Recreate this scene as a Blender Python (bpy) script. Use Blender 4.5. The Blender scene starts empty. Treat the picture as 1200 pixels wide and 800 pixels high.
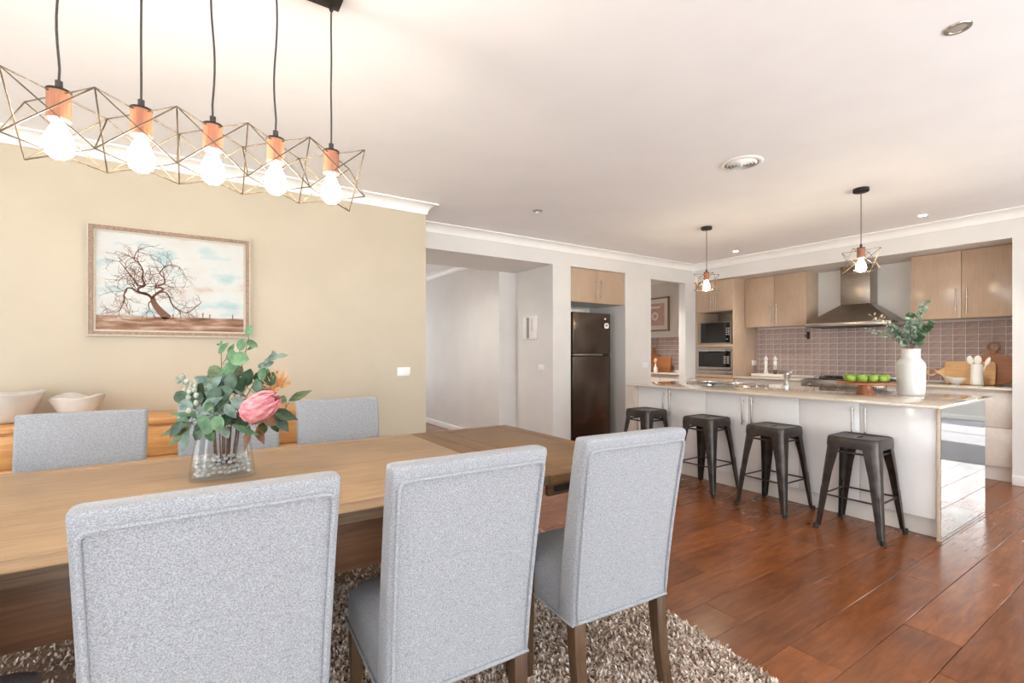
import bpy, bmesh, math, random
import numpy as np
from mathutils import Vector, Matrix
random.seed(7)
S = bpy.context.scene
C = S.collection
R = math.radians
CEIL = 2.59

# ------------------------------------------------------------------ camera
cam_d = bpy.data.cameras.new('camera'); cam = bpy.data.objects.new('camera', cam_d); C.objects.link(cam)
cam_d.sensor_fit = 'HORIZONTAL'; cam_d.sensor_width = 36.0
cam_d.lens = 558.2 / 1200 * 36; cam_d.shift_y = 12.8 / 1200; cam_d.clip_start = 0.02
cam.location = (0, 0, 1.244); cam.rotation_euler = (R(90), 0, R(-33.278))
S.camera = cam

# ------------------------------------------------------------------ world, sun, daylight, exposure
W = bpy.data.worlds.new('world'); S.world = W; W.use_nodes = True
bg = W.node_tree.nodes['Background']; bg.inputs[0].default_value = (0.86, 0.93, 1.0, 1); bg.inputs[1].default_value = 1.3
S.view_settings.view_transform = 'Standard'; S.view_settings.look = 'None'
S.view_settings.gamma = 1; S.view_settings.use_curve_mapping = False
S.view_settings.exposure = 0.85
S.cycles.max_bounces = 10; S.cycles.diffuse_bounces = 6; S.cycles.glossy_bounces = 5
S.cycles.transparent_max_bounces = 12; S.cycles.transmission_bounces = 8
S.cycles.sample_clamp_indirect = 6.0

def sun(direction, strength, angle, col):
    l = bpy.data.lights.new('sun', 'SUN'); l.energy = strength; l.angle = R(angle); l.color = col
    o = bpy.data.objects.new('sun', l); C.objects.link(o)
    o.rotation_euler = Vector(direction).to_track_quat('-Z', 'Y').to_euler(); o.location = (8, -6, 6)
sun((-0.2, 1.0, -0.6), 11.0, 0.6, (1, .95, .88))

def area(name, loc, direction, sx, sy, power, col=(1, 1, 1)):
    l = bpy.data.lights.new(name, 'AREA'); l.shape = 'RECTANGLE'; l.size = sx; l.size_y = sy; l.energy = power; l.color = col
    o = bpy.data.objects.new(name, l); C.objects.link(o); o.location = loc
    o.rotation_euler = Vector(direction).to_track_quat('-Z', 'Y').to_euler()
    return o
area('daylight_sliding_door', (-0.9, -2.62, 1.15), (0, 1, .45), 3.3, 2.1, 57, (.84, .92, 1))
area('daylight_sliding_door', (3.4, -2.62, 1.15), (0, 1, .7), 3.5, 2.1, 82, (.84, .93, 1))
area('daylight_side_window', (-3.55, 0.9, 1.25), (1, 0, .55), 3.6, 1.8, 57, (.86, .93, 1))
area('daylight_lounge_window', (12.05, -1.2, 1.45), (-1, 0, 0), 3.4, 1.4, 50, (.93, .97, 1))
area('daylight_hall_window', (2.55, 9.35, 1.4), (0, -1, 0), 1.2, 1.8, 9, (.95, .96, 1))

# ------------------------------------------------------------------ materials
def lin(c):
    f = lambda v: v / 12.92 if v <= .04045 else ((v + .055) / 1.055) ** 2.4
    return (f(c[0] / 255), f(c[1] / 255), f(c[2] / 255), 1)

def new_mat(name):
    m = bpy.data.materials.new(name); m.use_nodes = True
    nt = m.node_tree; return m, nt, nt.nodes['Principled BSDF']

def link(nt, a, b): nt.links.new(a, b)

def pmat(name, c1, c2=None, scale=40.0, rough=.5, metal=0.0, bump=0.0, bscale=None, coat=0.0, spec=.5, ior=None, detail=3.0, stretch=None, trans=0.0, contrast=None, sub=0.0, sheen=0.0):
    """principled surface whose colour drifts between two close tones"""
    m, nt, p = new_mat(name)
    c2 = c2 or tuple(min(255, v * 1.04) for v in c1)
    tc = nt.nodes.new('ShaderNodeTexCoord'); mp = nt.nodes.new('ShaderNodeMapping')
    link(nt, tc.outputs['Object'], mp.inputs[0])
    if stretch: mp.inputs['Scale'].default_value = stretch
    n = nt.nodes.new('ShaderNodeTexNoise'); n.inputs['Scale'].default_value = scale; n.inputs['Detail'].default_value = detail
    link(nt, mp.outputs[0], n.inputs['Vector'])
    r = nt.nodes.new('ShaderNodeValToRGB')
    lo, hi = contrast or (.35, .65)
    r.color_ramp.elements[0].position = lo; r.color_ramp.elements[1].position = hi
    r.color_ramp.elements[0].color = lin(c1); r.color_ramp.elements[1].color = lin(c2)
    link(nt, n.outputs['Fac'], r.inputs[0]); link(nt, r.outputs[0], p.inputs['Base Color'])
    p.inputs['Roughness'].default_value = rough; p.inputs['Metallic'].default_value = metal
    p.inputs['Coat Weight'].default_value = coat; p.inputs['Coat Roughness'].default_value = .05
    p.inputs['Specular IOR Level'].default_value = spec
    p.inputs['Transmission Weight'].default_value = trans
    p.inputs['Sheen Weight'].default_value = sheen
    if ior: p.inputs['IOR'].default_value = ior
    if bump:
        b = nt.nodes.new('ShaderNodeBump'); b.inputs['Strength'].default_value = bump; b.inputs['Distance'].default_value = .004
        nb = n
        if bscale:
            nb = nt.nodes.new('ShaderNodeTexNoise'); nb.inputs['Scale'].default_value = bscale; nb.inputs['Detail'].default_value = 2
            link(nt, mp.outputs[0], nb.inputs['Vector'])
        link(nt, nb.outputs['Fac'], b.inputs['Height']); link(nt, b.outputs[0], p.inputs['Normal'])
    return m

def wood(name, dark, light, axis='X', scale=6.0, rough=.4, ring=18.0, vary=.0, bump=.05, spec=.5, lump=0.0, grain=1.0):
    """timber: long stretched grain, optional per-piece variation"""
    m, nt, p = new_mat(name)
    tc = nt.nodes.new('ShaderNodeTexCoord'); oi = nt.nodes.new('ShaderNodeObjectInfo')
    mp = nt.nodes.new('ShaderNodeMapping'); link(nt, tc.outputs['Object'], mp.inputs[0])
    add = nt.nodes.new('ShaderNodeVectorMath'); add.operation = 'ADD'
    sc = nt.nodes.new('ShaderNodeVectorMath'); sc.operation = 'SCALE'; sc.inputs[0].default_value = (37, 53, 71)
    link(nt, oi.outputs['Random'], sc.inputs['Scale']); link(nt, mp.outputs[0], add.inputs[0]); link(nt, sc.outputs[0], add.inputs[1])
    st = [ring, ring, ring]; st['XYZ'.index(axis)] = 1.0
    m2 = nt.nodes.new('ShaderNodeMapping'); m2.inputs['Scale'].default_value = st
    link(nt, add.outputs[0], m2.inputs[0])
    n = nt.nodes.new('ShaderNodeTexNoise'); n.inputs['Scale'].default_value = scale; n.inputs['Detail'].default_value = 6; n.inputs['Roughness'].default_value = .62
    n.inputs['Distortion'].default_value = .6
    link(nt, m2.outputs[0], n.inputs['Vector'])
    n2 = nt.nodes.new('ShaderNodeTexNoise'); n2.inputs['Scale'].default_value = 3.2; n2.inputs['Detail'].default_value = 3
    link(nt, add.outputs[0], n2.inputs['Vector'])
    mx = nt.nodes.new('ShaderNodeMix'); mx.data_type = 'FLOAT'; mx.inputs[0].default_value = .38
    link(nt, n.outputs['Fac'], mx.inputs[2]); link(nt, n2.outputs['Fac'], mx.inputs[3])
    r = nt.nodes.new('ShaderNodeValToRGB'); r.color_ramp.elements[0].position = .5 - .17 * grain; r.color_ramp.elements[1].position = .5 + .15 * grain
    r.color_ramp.elements[0].color = lin(dark); r.color_ramp.elements[1].color = lin(light)
    link(nt, mx.outputs[0], r.inputs[0])
    out = r.outputs[0]
    if vary:
        h = nt.nodes.new('ShaderNodeHueSaturation'); mr = nt.nodes.new('ShaderNodeMapRange')
        mr.inputs['To Min'].default_value = 1 - vary; mr.inputs['To Max'].default_value = 1 + vary
        link(nt, oi.outputs['Random'], mr.inputs[0]); link(nt, mr.outputs[0], h.inputs['Value']); link(nt, out, h.inputs['Color']); out = h.outputs[0]
    link(nt, out, p.inputs['Base Color'])
    p.inputs['Roughness'].default_value = rough; p.inputs['Specular IOR Level'].default_value = spec
    b = nt.nodes.new('ShaderNodeBump'); b.inputs['Strength'].default_value = bump; b.inputs['Distance'].default_value = .003
    link(nt, n.outputs['Fac'], b.inputs['Height'])
    if lump:
        m3 = nt.nodes.new('ShaderNodeMapping'); st2 = [9, 9, 9]; st2['XYZ'.index(axis)] = 3.0; m3.inputs['Scale'].default_value = st2
        link(nt, add.outputs[0], m3.inputs[0])
        n3 = nt.nodes.new('ShaderNodeTexNoise'); n3.inputs['Scale'].default_value = 1.6; n3.inputs['Detail'].default_value = 2
        link(nt, m3.outputs[0], n3.inputs['Vector'])
        b2 = nt.nodes.new('ShaderNodeBump'); b2.inputs['Strength'].default_value = lump; b2.inputs['Distance'].default_value = .012
        link(nt, n3.outputs['Fac'], b2.inputs['Height']); link(nt, b.outputs[0], b2.inputs['Normal']); link(nt, b2.outputs[0], p.inputs['Normal'])
        rr = nt.nodes.new('ShaderNodeMapRange'); rr.inputs['To Min'].default_value = rough * .7; rr.inputs['To Max'].default_value = rough * 1.5
        link(nt, n2.outputs['Fac'], rr.inputs[0]); link(nt, rr.outputs[0], p.inputs['Roughness'])
    else:
        link(nt, b.outputs[0], p.inputs['Normal'])
    return m

def emis(name, col, strength):
    m, nt, p = new_mat(name)
    p.inputs['Base Color'].default_value = lin(col); p.inputs['Emission Color'].default_value = lin(col); p.inputs['Emission Strength'].default_value = strength
    n = nt.nodes.new('ShaderNodeTexNoise'); n.inputs['Scale'].default_value = 30
    mr = nt.nodes.new('ShaderNodeMapRange'); mr.inputs['To Min'].default_value = strength * .95; mr.inputs['To Max'].default_value = strength * 1.05
    link(nt, n.outputs['Fac'], mr.inputs[0]); link(nt, mr.outputs[0], p.inputs['Emission Strength'])
    return m

def thin_glass(name, tint=(1, 1, 1), refl=.06, rough=.0):
    m = bpy.data.materials.new(name); m.use_nodes = True; nt = m.node_tree; nt.nodes.clear()
    o = nt.nodes.new('ShaderNodeOutputMaterial'); t = nt.nodes.new('ShaderNodeBsdfTransparent'); g = nt.nodes.new('ShaderNodeBsdfGlossy')
    g.inputs['Roughness'].default_value = rough
    lw0 = nt.nodes.new('ShaderNodeLayerWeight'); lw1 = nt.nodes.new('ShaderNodeMath'); lw1.operation = 'POWER'; lw1.inputs[1].default_value = 4.0; link(nt, lw0.outputs['Facing'], lw1.inputs[0]); lw = nt.nodes.new('ShaderNodeMath'); lw.operation = 'MULTIPLY_ADD'; lw.inputs[1].default_value = .6; lw.inputs[2].default_value = refl * .6; link(nt, lw1.outputs[0], lw.inputs[0])
    n = nt.nodes.new('ShaderNodeTexNoise'); n.inputs['Scale'].default_value = 8
    r = nt.nodes.new('ShaderNodeValToRGB'); r.color_ramp.elements[0].color = (*[v * .985 for v in tint], 1); r.color_ramp.elements[1].color = (*tint, 1)
    link(nt, n.outputs['Fac'], r.inputs[0]); link(nt, r.outputs[0], t.inputs[0])
    mx = nt.nodes.new('ShaderNodeMixShader'); link(nt, lw.outputs[0], mx.inputs[0]); link(nt, t.outputs[0], mx.inputs[1]); link(nt, g.outputs[0], mx.inputs[2])
    link(nt, mx.outputs[0], o.inputs[0])
    return m

M = {}
M['white_wall'] = pmat('white wall paint', (220, 217, 213), (224, 221, 217), 3, .6)
M['cream_wall'] = pmat('cream wall paint', (191, 179, 157), (195, 183, 161), 3, .6)
M['ceiling'] = pmat('ceiling paint', (246, 246, 247), (249, 249, 250), 3, .7)
M['trim'] = pmat('white gloss trim', (240, 238, 234), (244, 242, 239), 6, .35)
M['floor'] = wood('red brown hand scraped timber', (68, 34, 15), (158, 91, 46), 'X', 5.0, .22, 7, .2, .012, .42, .022, 2.0)
M['floor_gap'] = pmat('dark floor gap', (48, 24, 13), (60, 30, 18), 30, .6)
M['carpet'] = pmat('grey lounge carpet', (122, 122, 130), (160, 160, 168), 160, .95, bump=.3)
M['ground'] = pmat('pale outdoor paving', (190, 186, 178), (206, 202, 195), 8, .8)
M['fabric'] = pmat('heather grey upholstery fabric', (127, 128, 133), (172, 174, 178), 330, .9, bump=.25, detail=4, contrast=(.33, .67), sheen=.2)
M['table'] = wood('oak veneer table', (126, 101, 76), (180, 151, 118), 'X', 5, .42, 16, .05, .05, .3, 0, 1.5)
M['table_y'] = wood('oak veneer cross board', (98, 72, 47), (140, 106, 72), 'Y', 5, .45, 16, .05, .05, .3, 0, 1.5)
M['table_leaf'] = wood('browner leaf veneer', (96, 72, 48), (146, 114, 80), 'X', 5, .45, 16, .05, .05, .3, 0, 1.5)
M['table_edge'] = wood('weathered table edge', (78, 60, 44), (118, 94, 70), 'X', 6, .55, 18, .05, .1)
M['apron'] = wood('brown table apron', (76, 49, 31), (122, 84, 55), 'X', 5, .45, 14, .05, .06, .5, 0, 1.3)
M['leg_wood'] = wood('brown leg timber', (56, 39, 25), (98, 71, 47), 'Z', 6, .42, 16, .08, .06)
M['pine'] = wood('honey pine', (196, 132, 72), (232, 176, 112), 'X', 4, .4, 12, .08, .05)
M['dark_slot'] = pmat('dark slot', (22, 18, 15), (30, 25, 20), 30, .7)
M['rug_base'] = pmat('rug backing', (120, 98, 82), (150, 128, 110), 120, .95)
M['gun'] = pmat('gunmetal painted steel', (66, 60, 57), (84, 77, 73), 14, .36, .75, bump=.05)
M['rubber'] = pmat('black rubber', (28, 27, 26), (36, 34, 33), 40, .7)
M['brass'] = pmat('antique brass wire', (80, 68, 54), (100, 86, 68), 30, .5, .4)
M['black'] = pmat('black metal', (40, 36, 34), (52, 47, 44), 30, .45, .4)
M['cord'] = pmat('dark fabric cord', (58, 52, 49), (74, 68, 64), 300, .8)
M['copper_wood'] = wood('reddish pendant timber', (152, 92, 66), (194, 132, 100), 'Z', 8, .45, 14, .1, .05)
M['bulb'] = emis('glowing filament bulb', (255, 241, 220), 56)
M['bulb_k'] = emis('glowing kitchen bulb', (255, 233, 198), 78)
M['led'] = emis('lit downlight', (255, 250, 240), 40)
M['gloss_white'] = pmat('glossy white laminate', (232, 229, 226), (236, 233, 231), 5, .14, spec=.5)
M['kick'] = pmat('white kickboard', (226, 219, 210), (231, 224, 216), 5, .3)
M['beige_lam'] = pmat('beige laminate', (210, 200, 189), (216, 206, 196), 30, .22)
M['beige_edge'] = pmat('beige panel edge', (205, 186, 162), (212, 194, 171), 30, .35)
M['mirror_lam'] = pmat('high gloss end panel', (206, 203, 198), (212, 209, 204), 3, .02, .86)
M['counter'] = pmat('polished beige stone', (214, 201, 182), (224, 212, 195), 60, .05, spec=.6, coat=.6, detail=4)
M['oak_lam'] = wood('taupe woodgrain laminate', (172, 147, 124), (196, 171, 148), 'Z', 6, .2, 22, .03, .02, .5, 0, 1.4)
M['steel'] = pmat('brushed stainless', (172, 166, 158), (190, 184, 177), 20, .26, 1.0, stretch=(1, 1, 12))
M['hood_steel'] = pmat('hood stainless', (150, 141, 131), (170, 160, 150), 20, .3, 1.0, stretch=(1, 1, 12))
M['chrome'] = pmat('chrome', (215, 215, 215), (225, 225, 225), 10, .06, 1.0)
M['fridge'] = pmat('dark stainless fridge', (92, 81, 73), (104, 92, 83), 12, .24, .85, stretch=(20, 20, 1))
M['dark_glass'] = pmat('black appliance glass', (14, 13, 13), (20, 19, 19), 8, .06, spec=.6)
M['window_mesh'] = pmat('oven window', (24, 22, 21), (34, 31, 29), 120, .12)
M['tile'] = pmat('mauve taupe glazed tile', (156, 136, 130), (174, 153, 146), 14, .1, spec=.6, bump=.06, bscale=30)
M['grout'] = pmat('pale grout', (226, 216, 208), (234, 225, 218), 60, .8)
M['board_light'] = wood('pale maple board', (190, 142, 92), (226, 184, 134), 'Y', 5, .45, 12, .05)
M['board_dark'] = wood('dark acacia board', (118, 70, 40), (176, 116, 72), 'Y', 5, .4, 12, .05, .05, .5, 0, 1.6)
M['stand_wood'] = wood('reddish acacia cake stand', (128, 72, 42), (184, 116, 74), 'X', 6, .35, 10, .05)
M['ceramic'] = pmat('white ceramic', (217, 214, 209), (223, 220, 215), 10, .3)
M['bowl'] = pmat('matt cream ceramic', (200, 193, 184), (208, 202, 194), 12, .55)
M['matt_white'] = pmat('matt white ribbed ceramic', (236, 231, 224), (241, 237, 231), 20, .5)
M['apple'] = pmat('green apple skin', (112, 144, 46), (156, 178, 80), 22, .22, detail=4)
M['stalk'] = pmat('brown stalk', (84, 62, 40), (110, 84, 56), 80, .7)
M['plastic'] = pmat('white switch plastic', (238, 236, 232), (243, 241, 238), 10, .3)
M['grey_plastic'] = pmat('grey plastic screen', (140, 132, 126), (156, 148, 141), 10, .3)
M['leaf_grey'] = pmat('pale grey green leaf', (118, 138, 120), (168, 184, 164), 30, .55)
M['leaf_green'] = pmat('green eucalyptus leaf', (56, 92, 58), (96, 132, 92), 30, .5)
M['leaf_blue'] = pmat('blue grey eucalyptus leaf', (78, 100, 88), (124, 144, 132), 30, .55)
M['leaf_dark'] = pmat('dark green leaf', (34, 58, 38), (66, 92, 64), 30, .45)
M['leaf_olive'] = pmat('olive protea leaf', (58, 74, 46), (96, 108, 70), 20, .5, stretch=(1, 1, 4))
M['leaf_brown'] = pmat('bronze dry leaf', (104, 72, 50), (146, 106, 78), 30, .55)
M['leaf_pale'] = pmat('pale seed leaf', (206, 190, 158), (228, 214, 184), 30, .6)
M['stem'] = pmat('plum brown stem', (84, 54, 46), (118, 82, 66), 60, .6)
M['bud'] = pmat('silver eucalyptus bud', (136, 144, 130), (176, 182, 168), 50, .6)
M['petal'] = pmat('pink protea bract', (194, 104, 114), (230, 162, 164), 26, .55, stretch=(1, 1, 3))
M['petal_dark'] = pmat('deep pink protea bract', (188, 92, 110), (224, 144, 150), 26, .55)
M['pin'] = pmat('golden pincushion style', (190, 134, 80), (222, 180, 130), 40, .55)
M['glass'] = thin_glass('clear vase glass', (.965, .975, .975))
M['pane'] = thin_glass('window pane', (.98, .99, .99))
M['bead'] = pmat('clear glass bead', (236, 238, 238), (250, 250, 250), 30, .05, trans=.55, spec=.7)
M['frame_wood'] = pmat('taupe picture frame', (136, 110, 88), (158, 132, 108), 60, .45)
M['frame_light'] = pmat('pale picture slip', (192, 178, 160), (200, 188, 171), 60, .5)
M['paint_brown'] = pmat('brown oil paint', (96, 62, 44), (134, 92, 68), 200, .7)
M['paint_light'] = pmat('pale tan oil paint', (196, 160, 132), (216, 184, 160), 200, .7)
M['mat_board'] = pmat('white mat board', (232, 226, 222), (238, 233, 229), 30, .7)
M['print_pink'] = pmat('dusty pink print', (186, 152, 140), (206, 174, 162), 24, .8, detail=5)
M['print_white'] = pmat('white print ink', (234, 222, 214), (242, 232, 226), 24, .8)
M['alum'] = pmat('white window frame', (228, 228, 226), (236, 236, 234), 10, .35)

# painted canvas: sky with soft cloud over a brown field
def canvas_mat():
    m, nt, p = new_mat('oil landscape canvas')
    tc = nt.nodes.new('ShaderNodeTexCoord'); sep = nt.nodes.new('ShaderNodeSeparateXYZ'); link(nt, tc.outputs['Object'], sep.inputs[0])
    mp = nt.nodes.new('ShaderNodeMapping'); mp.inputs['Scale'].default_value = (2.4, 1, 5.5); mp.inputs['Rotation'].default_value = (0, R(12), 0); link(nt, tc.outputs['Object'], mp.inputs[0])
    n = nt.nodes.new('ShaderNodeTexNoise'); n.inputs['Scale'].default_value = 1.5; n.inputs['Detail'].default_value = 5; link(nt, mp.outputs[0], n.inputs['Vector'])
    sky = nt.nodes.new('ShaderNodeValToRGB'); e = sky.color_ramp.elements
    e[0].position = .33; e[0].color = lin((160, 186, 188)); e[1].position = .6; e[1].color = lin((200, 197, 190))
    x = e.new(.47); x.color = lin((200, 202, 197)); x = e.new(.7); x.color = lin((186, 164, 146))
    link(nt, n.outputs['Fac'], sky.inputs[0])
    mg = nt.nodes.new('ShaderNodeMapping'); mg.inputs['Scale'].default_value = (3, 1, 22); link(nt, tc.outputs['Object'], mg.inputs[0])
    n2 = nt.nodes.new('ShaderNodeTexNoise'); n2.inputs['Scale'].default_value = 1.6; n2.inputs['Detail'].default_value = 6; link(nt, mg.outputs[0], n2.inputs['Vector'])
    gr = nt.nodes.new('ShaderNodeValToRGB'); e = gr.color_ramp.elements
    e[0].position = .3; e[0].color = lin((80, 50, 34)); e[1].position = .68; e[1].color = lin((190, 170, 152)); x = e.new(.5); x.color = lin((146, 106, 80))
    link(nt, n2.outputs['Fac'], gr.inputs[0])
    ad = nt.nodes.new('ShaderNodeMath'); ad.operation = 'MULTIPLY_ADD'; ad.inputs[1].default_value = .03; link(nt, n2.outputs['Fac'], ad.inputs[0]); link(nt, sep.outputs['Z'], ad.inputs[2])
    mr = nt.nodes.new('ShaderNodeMapRange'); mr.inputs['From Min'].default_value = .145; mr.inputs['From Max'].default_value = .16; link(nt, ad.outputs[0], mr.inputs[0])
    mx = nt.nodes.new('ShaderNodeMix'); mx.data_type = 'RGBA'; link(nt, mr.outputs[0], mx.inputs[0]); link(nt, gr.outputs[0], mx.inputs[6]); link(nt, sky.outputs[0], mx.inputs[7])
    link(nt, mx.outputs[2], p.inputs['Base Color']); p.inputs['Roughness'].default_value = .65
    return m
M['canvas'] = canvas_mat()

def rug_mat():
    m, nt, p = new_mat('shaggy rug pile')
    a = nt.nodes.new('ShaderNodeAttribute'); a.attribute_name = 'tone'
    r = nt.nodes.new('ShaderNodeValToRGB'); e = r.color_ramp.elements
    e[0].position = 0; e[0].color = lin((134, 108, 90)); e[1].position = 1; e[1].color = lin((246, 238, 230))
    x = e.new(.35); x.color = lin((192, 168, 148)); x = e.new(.65); x.color = lin((224, 206, 190))
    link(nt, a.outputs['Fac'], r.inputs[0]); link(nt, r.outputs[0], p.inputs['Base Color']); p.inputs['Roughness'].default_value = .8
    return m
M['rug'] = rug_mat()

# ------------------------------------------------------------------ mesh builder
class MB:
    def __init__(s): s.v = []; s.f = []
    def add(s, vs, fs):
        o = len(s.v); s.v += [tuple(v) for v in vs]; s.f += [tuple(i + o for i in f) for f in fs]; return s
    def box(s, x0, x1, y0, y1, z0, z1):
        return s.add([(x0, y0, z0), (x1, y0, z0), (x1, y1, z0), (x0, y1, z0), (x0, y0, z1), (x1, y0, z1), (x1, y1, z1), (x0, y1, z1)],
                     [(3, 2, 1, 0), (4, 5, 6, 7), (0, 1, 5, 4), (1, 2, 6, 5), (2, 3, 7, 6), (3, 0, 4, 7)])
    def hexa(s, b, t):
        return s.add(list(b) + list(t), [(3, 2, 1, 0), (4, 5, 6, 7), (0, 1, 5, 4), (1, 2, 6, 5), (2, 3, 7, 6), (3, 0, 4, 7)])
    def lathe(s, prof, n=24, c=(0, 0, 0), sx=1, sy=1):
        vs = []; fs = []
        for r, z in prof:
            for k in range(n):
                a = 2 * math.pi * k / n; vs.append((c[0] + r * sx * math.cos(a), c[1] + r * sy * math.sin(a), c[2] + z))
        m = len(prof)
        for i in range(m - 1):
            for k in range(n):
                fs.append((i * n + k, i * n + (k + 1) % n, (i + 1) * n + (k + 1) % n, (i + 1) * n + k))
        fs.append(tuple(range(n - 1, -1, -1))); fs.append(tuple((m - 1) * n + k for k in range(n)))
        return s.add(vs, fs)
    def tube(s, pts, r, n=8, closed=False, taper=None):
        pts = [Vector(p) for p in pts]; m = len(pts); vs = []; fs = []
        for i, p in enumerate(pts):
            if closed: d = pts[(i + 1) % m] - pts[i - 1]
            else: d = pts[min(i + 1, m - 1)] - pts[max(i - 1, 0)]
            d.normalize()
            if i == 0: u = d.cross(Vector((0, 0, 1)) if abs(d.z) < .9 else Vector((1, 0, 0))).normalized()
            else:
                u = u - d * u.dot(d)
                u = u.normalized() if u.length > 1e-5 else d.orthogonal().normalized()
            w = u.cross(d)
            rr = r if not taper else r + (taper - r) * i / (m - 1)
            for k in range(n):
                a = 2 * math.pi * k / n; vs.append(p + (u * math.cos(a) + w * math.sin(a)) * rr)
        for i in range(m if closed else m - 1):
            j = (i + 1) % m
            for k in range(n): fs.append((i * n + k, j * n + k, j * n + (k + 1) % n, i * n + (k + 1) % n))
        if not closed: fs.append(tuple(range(n))); fs.append(tuple((m - 1) * n + k for k in range(n - 1, -1, -1)))
        return s.add(vs, fs)
    def prism(s, poly, t0, t1, plane='XZ'):
        f = {'XZ': lambda a, b, t: (a, t, b), 'XY': lambda a, b, t: (a, b, t), 'YZ': lambda a, b, t: (t, a, b)}[plane]
        n = len(poly); vs = [f(a, b, t0) for a, b in poly] + [f(a, b, t1) for a, b in poly]
        fs = [tuple(range(n)), tuple(range(2 * n - 1, n - 1, -1))] + [(i, i + n, (i + 1) % n + n, (i + 1) % n) for i in range(n)]
        return s.add(vs, fs)
    def sphere(s, c, r, n=10, sz=1.0):
        m = max(4, n // 2 + 1)
        prof = [(max(1e-4, r * math.sin(math.pi * i / m)), -r * sz * math.cos(math.pi * i / m)) for i in range(m + 1)]
        return s.lathe(prof, n, c)
    def xf(s, mat, start=0):
        for i in range(start, len(s.v)): s.v[i] = tuple(mat @ Vector(s.v[i]))
        return s
    def data(s, name, mat, off=(0, 0, 0), bevel=0, segs=2, smooth=False, angle=40, sub=0):
        me = bpy.data.meshes.new(name)
        me.from_pydata([(a - off[0], b - off[1], c - off[2]) for a, b, c in s.v], [], s.f)
        bm = bmesh.new(); bm.from_mesh(me)
        bmesh.ops.recalc_face_normals(bm, faces=bm.faces)
        if bevel:
            ed = [e for e in bm.edges if len(e.link_faces) == 2 and e.calc_face_angle(0) > R(25)]
            bmesh.ops.bevel(bm, geom=ed, offset=bevel, segments=segs, profile=.5, affect='EDGES', clamp_overlap=True)
        bm.to_mesh(me); bm.free()
        if smooth or bevel:
            me.polygons.foreach_set('use_smooth', [True] * len(me.polygons)); me.set_sharp_from_angle(angle=R(angle))
        me.materials.append(mat if not isinstance(mat, str) else M[mat]); me.update()
        return me
    def build(s, name, mat, parent=None, world=True, **k):
        off = (0, 0, 0)
        if parent is not None and world:
            off = root_loc(parent)
        o = bpy.data.objects.new(name, s.data(name, mat, off, **k)); C.objects.link(o)
        if parent is not None: o.parent = parent
        return o
    def solo(s, name, mat, loc, **k):
        """a thing that is one mesh, coordinates given in world space, origin at loc"""
        o = bpy.data.objects.new(name, s.data(name, mat, loc, **k)); C.objects.link(o); o.location = loc
        return o

def root_loc(o):
    l = Vector((0, 0, 0))
    while o is not None: l = l + o.location; o = o.parent
    return l

def tag(o, label=None, cat=None, group=None, kind=None):
    if label: o['label'] = label
    if cat: o['category'] = cat
    if group: o['group'] = group
    if kind: o['kind'] = kind
    return o

def thing(name, label, cat, loc=(0, 0, 0), rz=0, group=None):
    o = bpy.data.objects.new(name, None); C.objects.link(o); o.location = loc; o.rotation_euler = (0, 0, rz); o.empty_display_size = .05
    return tag(o, label, cat, group)

def kids(o): return [c for c in list(C.objects) if c.parent is o]
def dup(o, loc, rz=None, label=None, parent=None):
    tree = {}
    for c in C.objects:
        if c.parent is not None: tree.setdefault(c.parent.name, []).append(c)
    def rec(src, par):
        n = src.copy(); C.objects.link(n)
        if par is not None: n.parent = par
        for ch in tree.get(src.name, []): rec(ch, n)
        return n
    r = rec(o, parent); r.location = loc
    if rz is not None: r.rotation_euler = (0, 0, rz)
    if label: r['label'] = label
    return r

def struct(name, mb, mat, **k):
    o = mb.build(name, mat, **k); o['kind'] = 'structure'; return o

def rrect(x0, x1, y0, y1, r, n=4):
    p = []
    for cx, cy, a0 in ((x1 - r, y1 - r, 0), (x0 + r, y1 - r, 90), (x0 + r, y0 + r, 180), (x1 - r, y0 + r, 270)):
        for i in range(n + 1):
            a = R(a0 + 90 * i / n); p.append((cx + r * math.cos(a), cy + r * math.sin(a)))
    return p

# ================================================================== THE SETTING
XW0, YW0 = -3.3, -2.4          # walls behind the camera
YM = 4.63                       # plane of the fridge wall
XB = 6.40                       # plane of the kitchen bulkhead
fl = struct('floor', MB().box(XW0 - .1, 7.24, YW0 - .1, 9.4, -.1, -.012), 'floor_gap')
# planks: each one a piece of the floor; lengths shared
PW = .204; rows0 = .639
plank_cache = {}
def plank(x0, x1, y0, y1):
    L = round(x1 - x0, 2); Wd = round(y1 - y0, 3)
    if (L, Wd) not in plank_cache:
        plank_cache[(L, Wd)] = MB().box(-L / 2 + .0006, L / 2 - .0006, -Wd / 2 + .0007, Wd / 2 - .0007, -.012, 0).data('plank', 'floor', bevel=.0022, segs=1)
    o = bpy.data.objects.new('plank', plank_cache[(L, Wd)]); C.objects.link(o); o.parent = fl
    o.location = ((x0 + x1) / 2, (y0 + y1) / 2, random.uniform(-.0006, 0))
k0 = math.floor((YW0 - rows0) / PW)
for k in range(k0, 24):
    y0 = rows0 + k * PW; y1 = y0 + PW
    y0c = max(y0, YW0); y1c = min(y1, YM)
    if y1c - y0c < .02: continue
    x = XW0 - random.choice((0, .3, .6, .9, 1.2))
    while x < 7.24:
        L = random.choice((1.2, 1.5, 1.8, 2.1)); xa, xb = max(x, XW0), min(x + L, 7.24)
        if xb - xa > .03: plank(xa, xb, y0c, y1c)
        x += L
for k in range(0, 23):
    y0 = YM + k * PW; plank(1.73, 3.37, y0, min(y0 + PW, 9.25))
struct('floor_pantry', MB().box(3.93, 7.05, YM + .0, 6.45, -.012, -.001), 'floor')
struct('carpet', MB().box(7.24, 11.9, -2.95, 2.5, -.1, .004), 'carpet')
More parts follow.
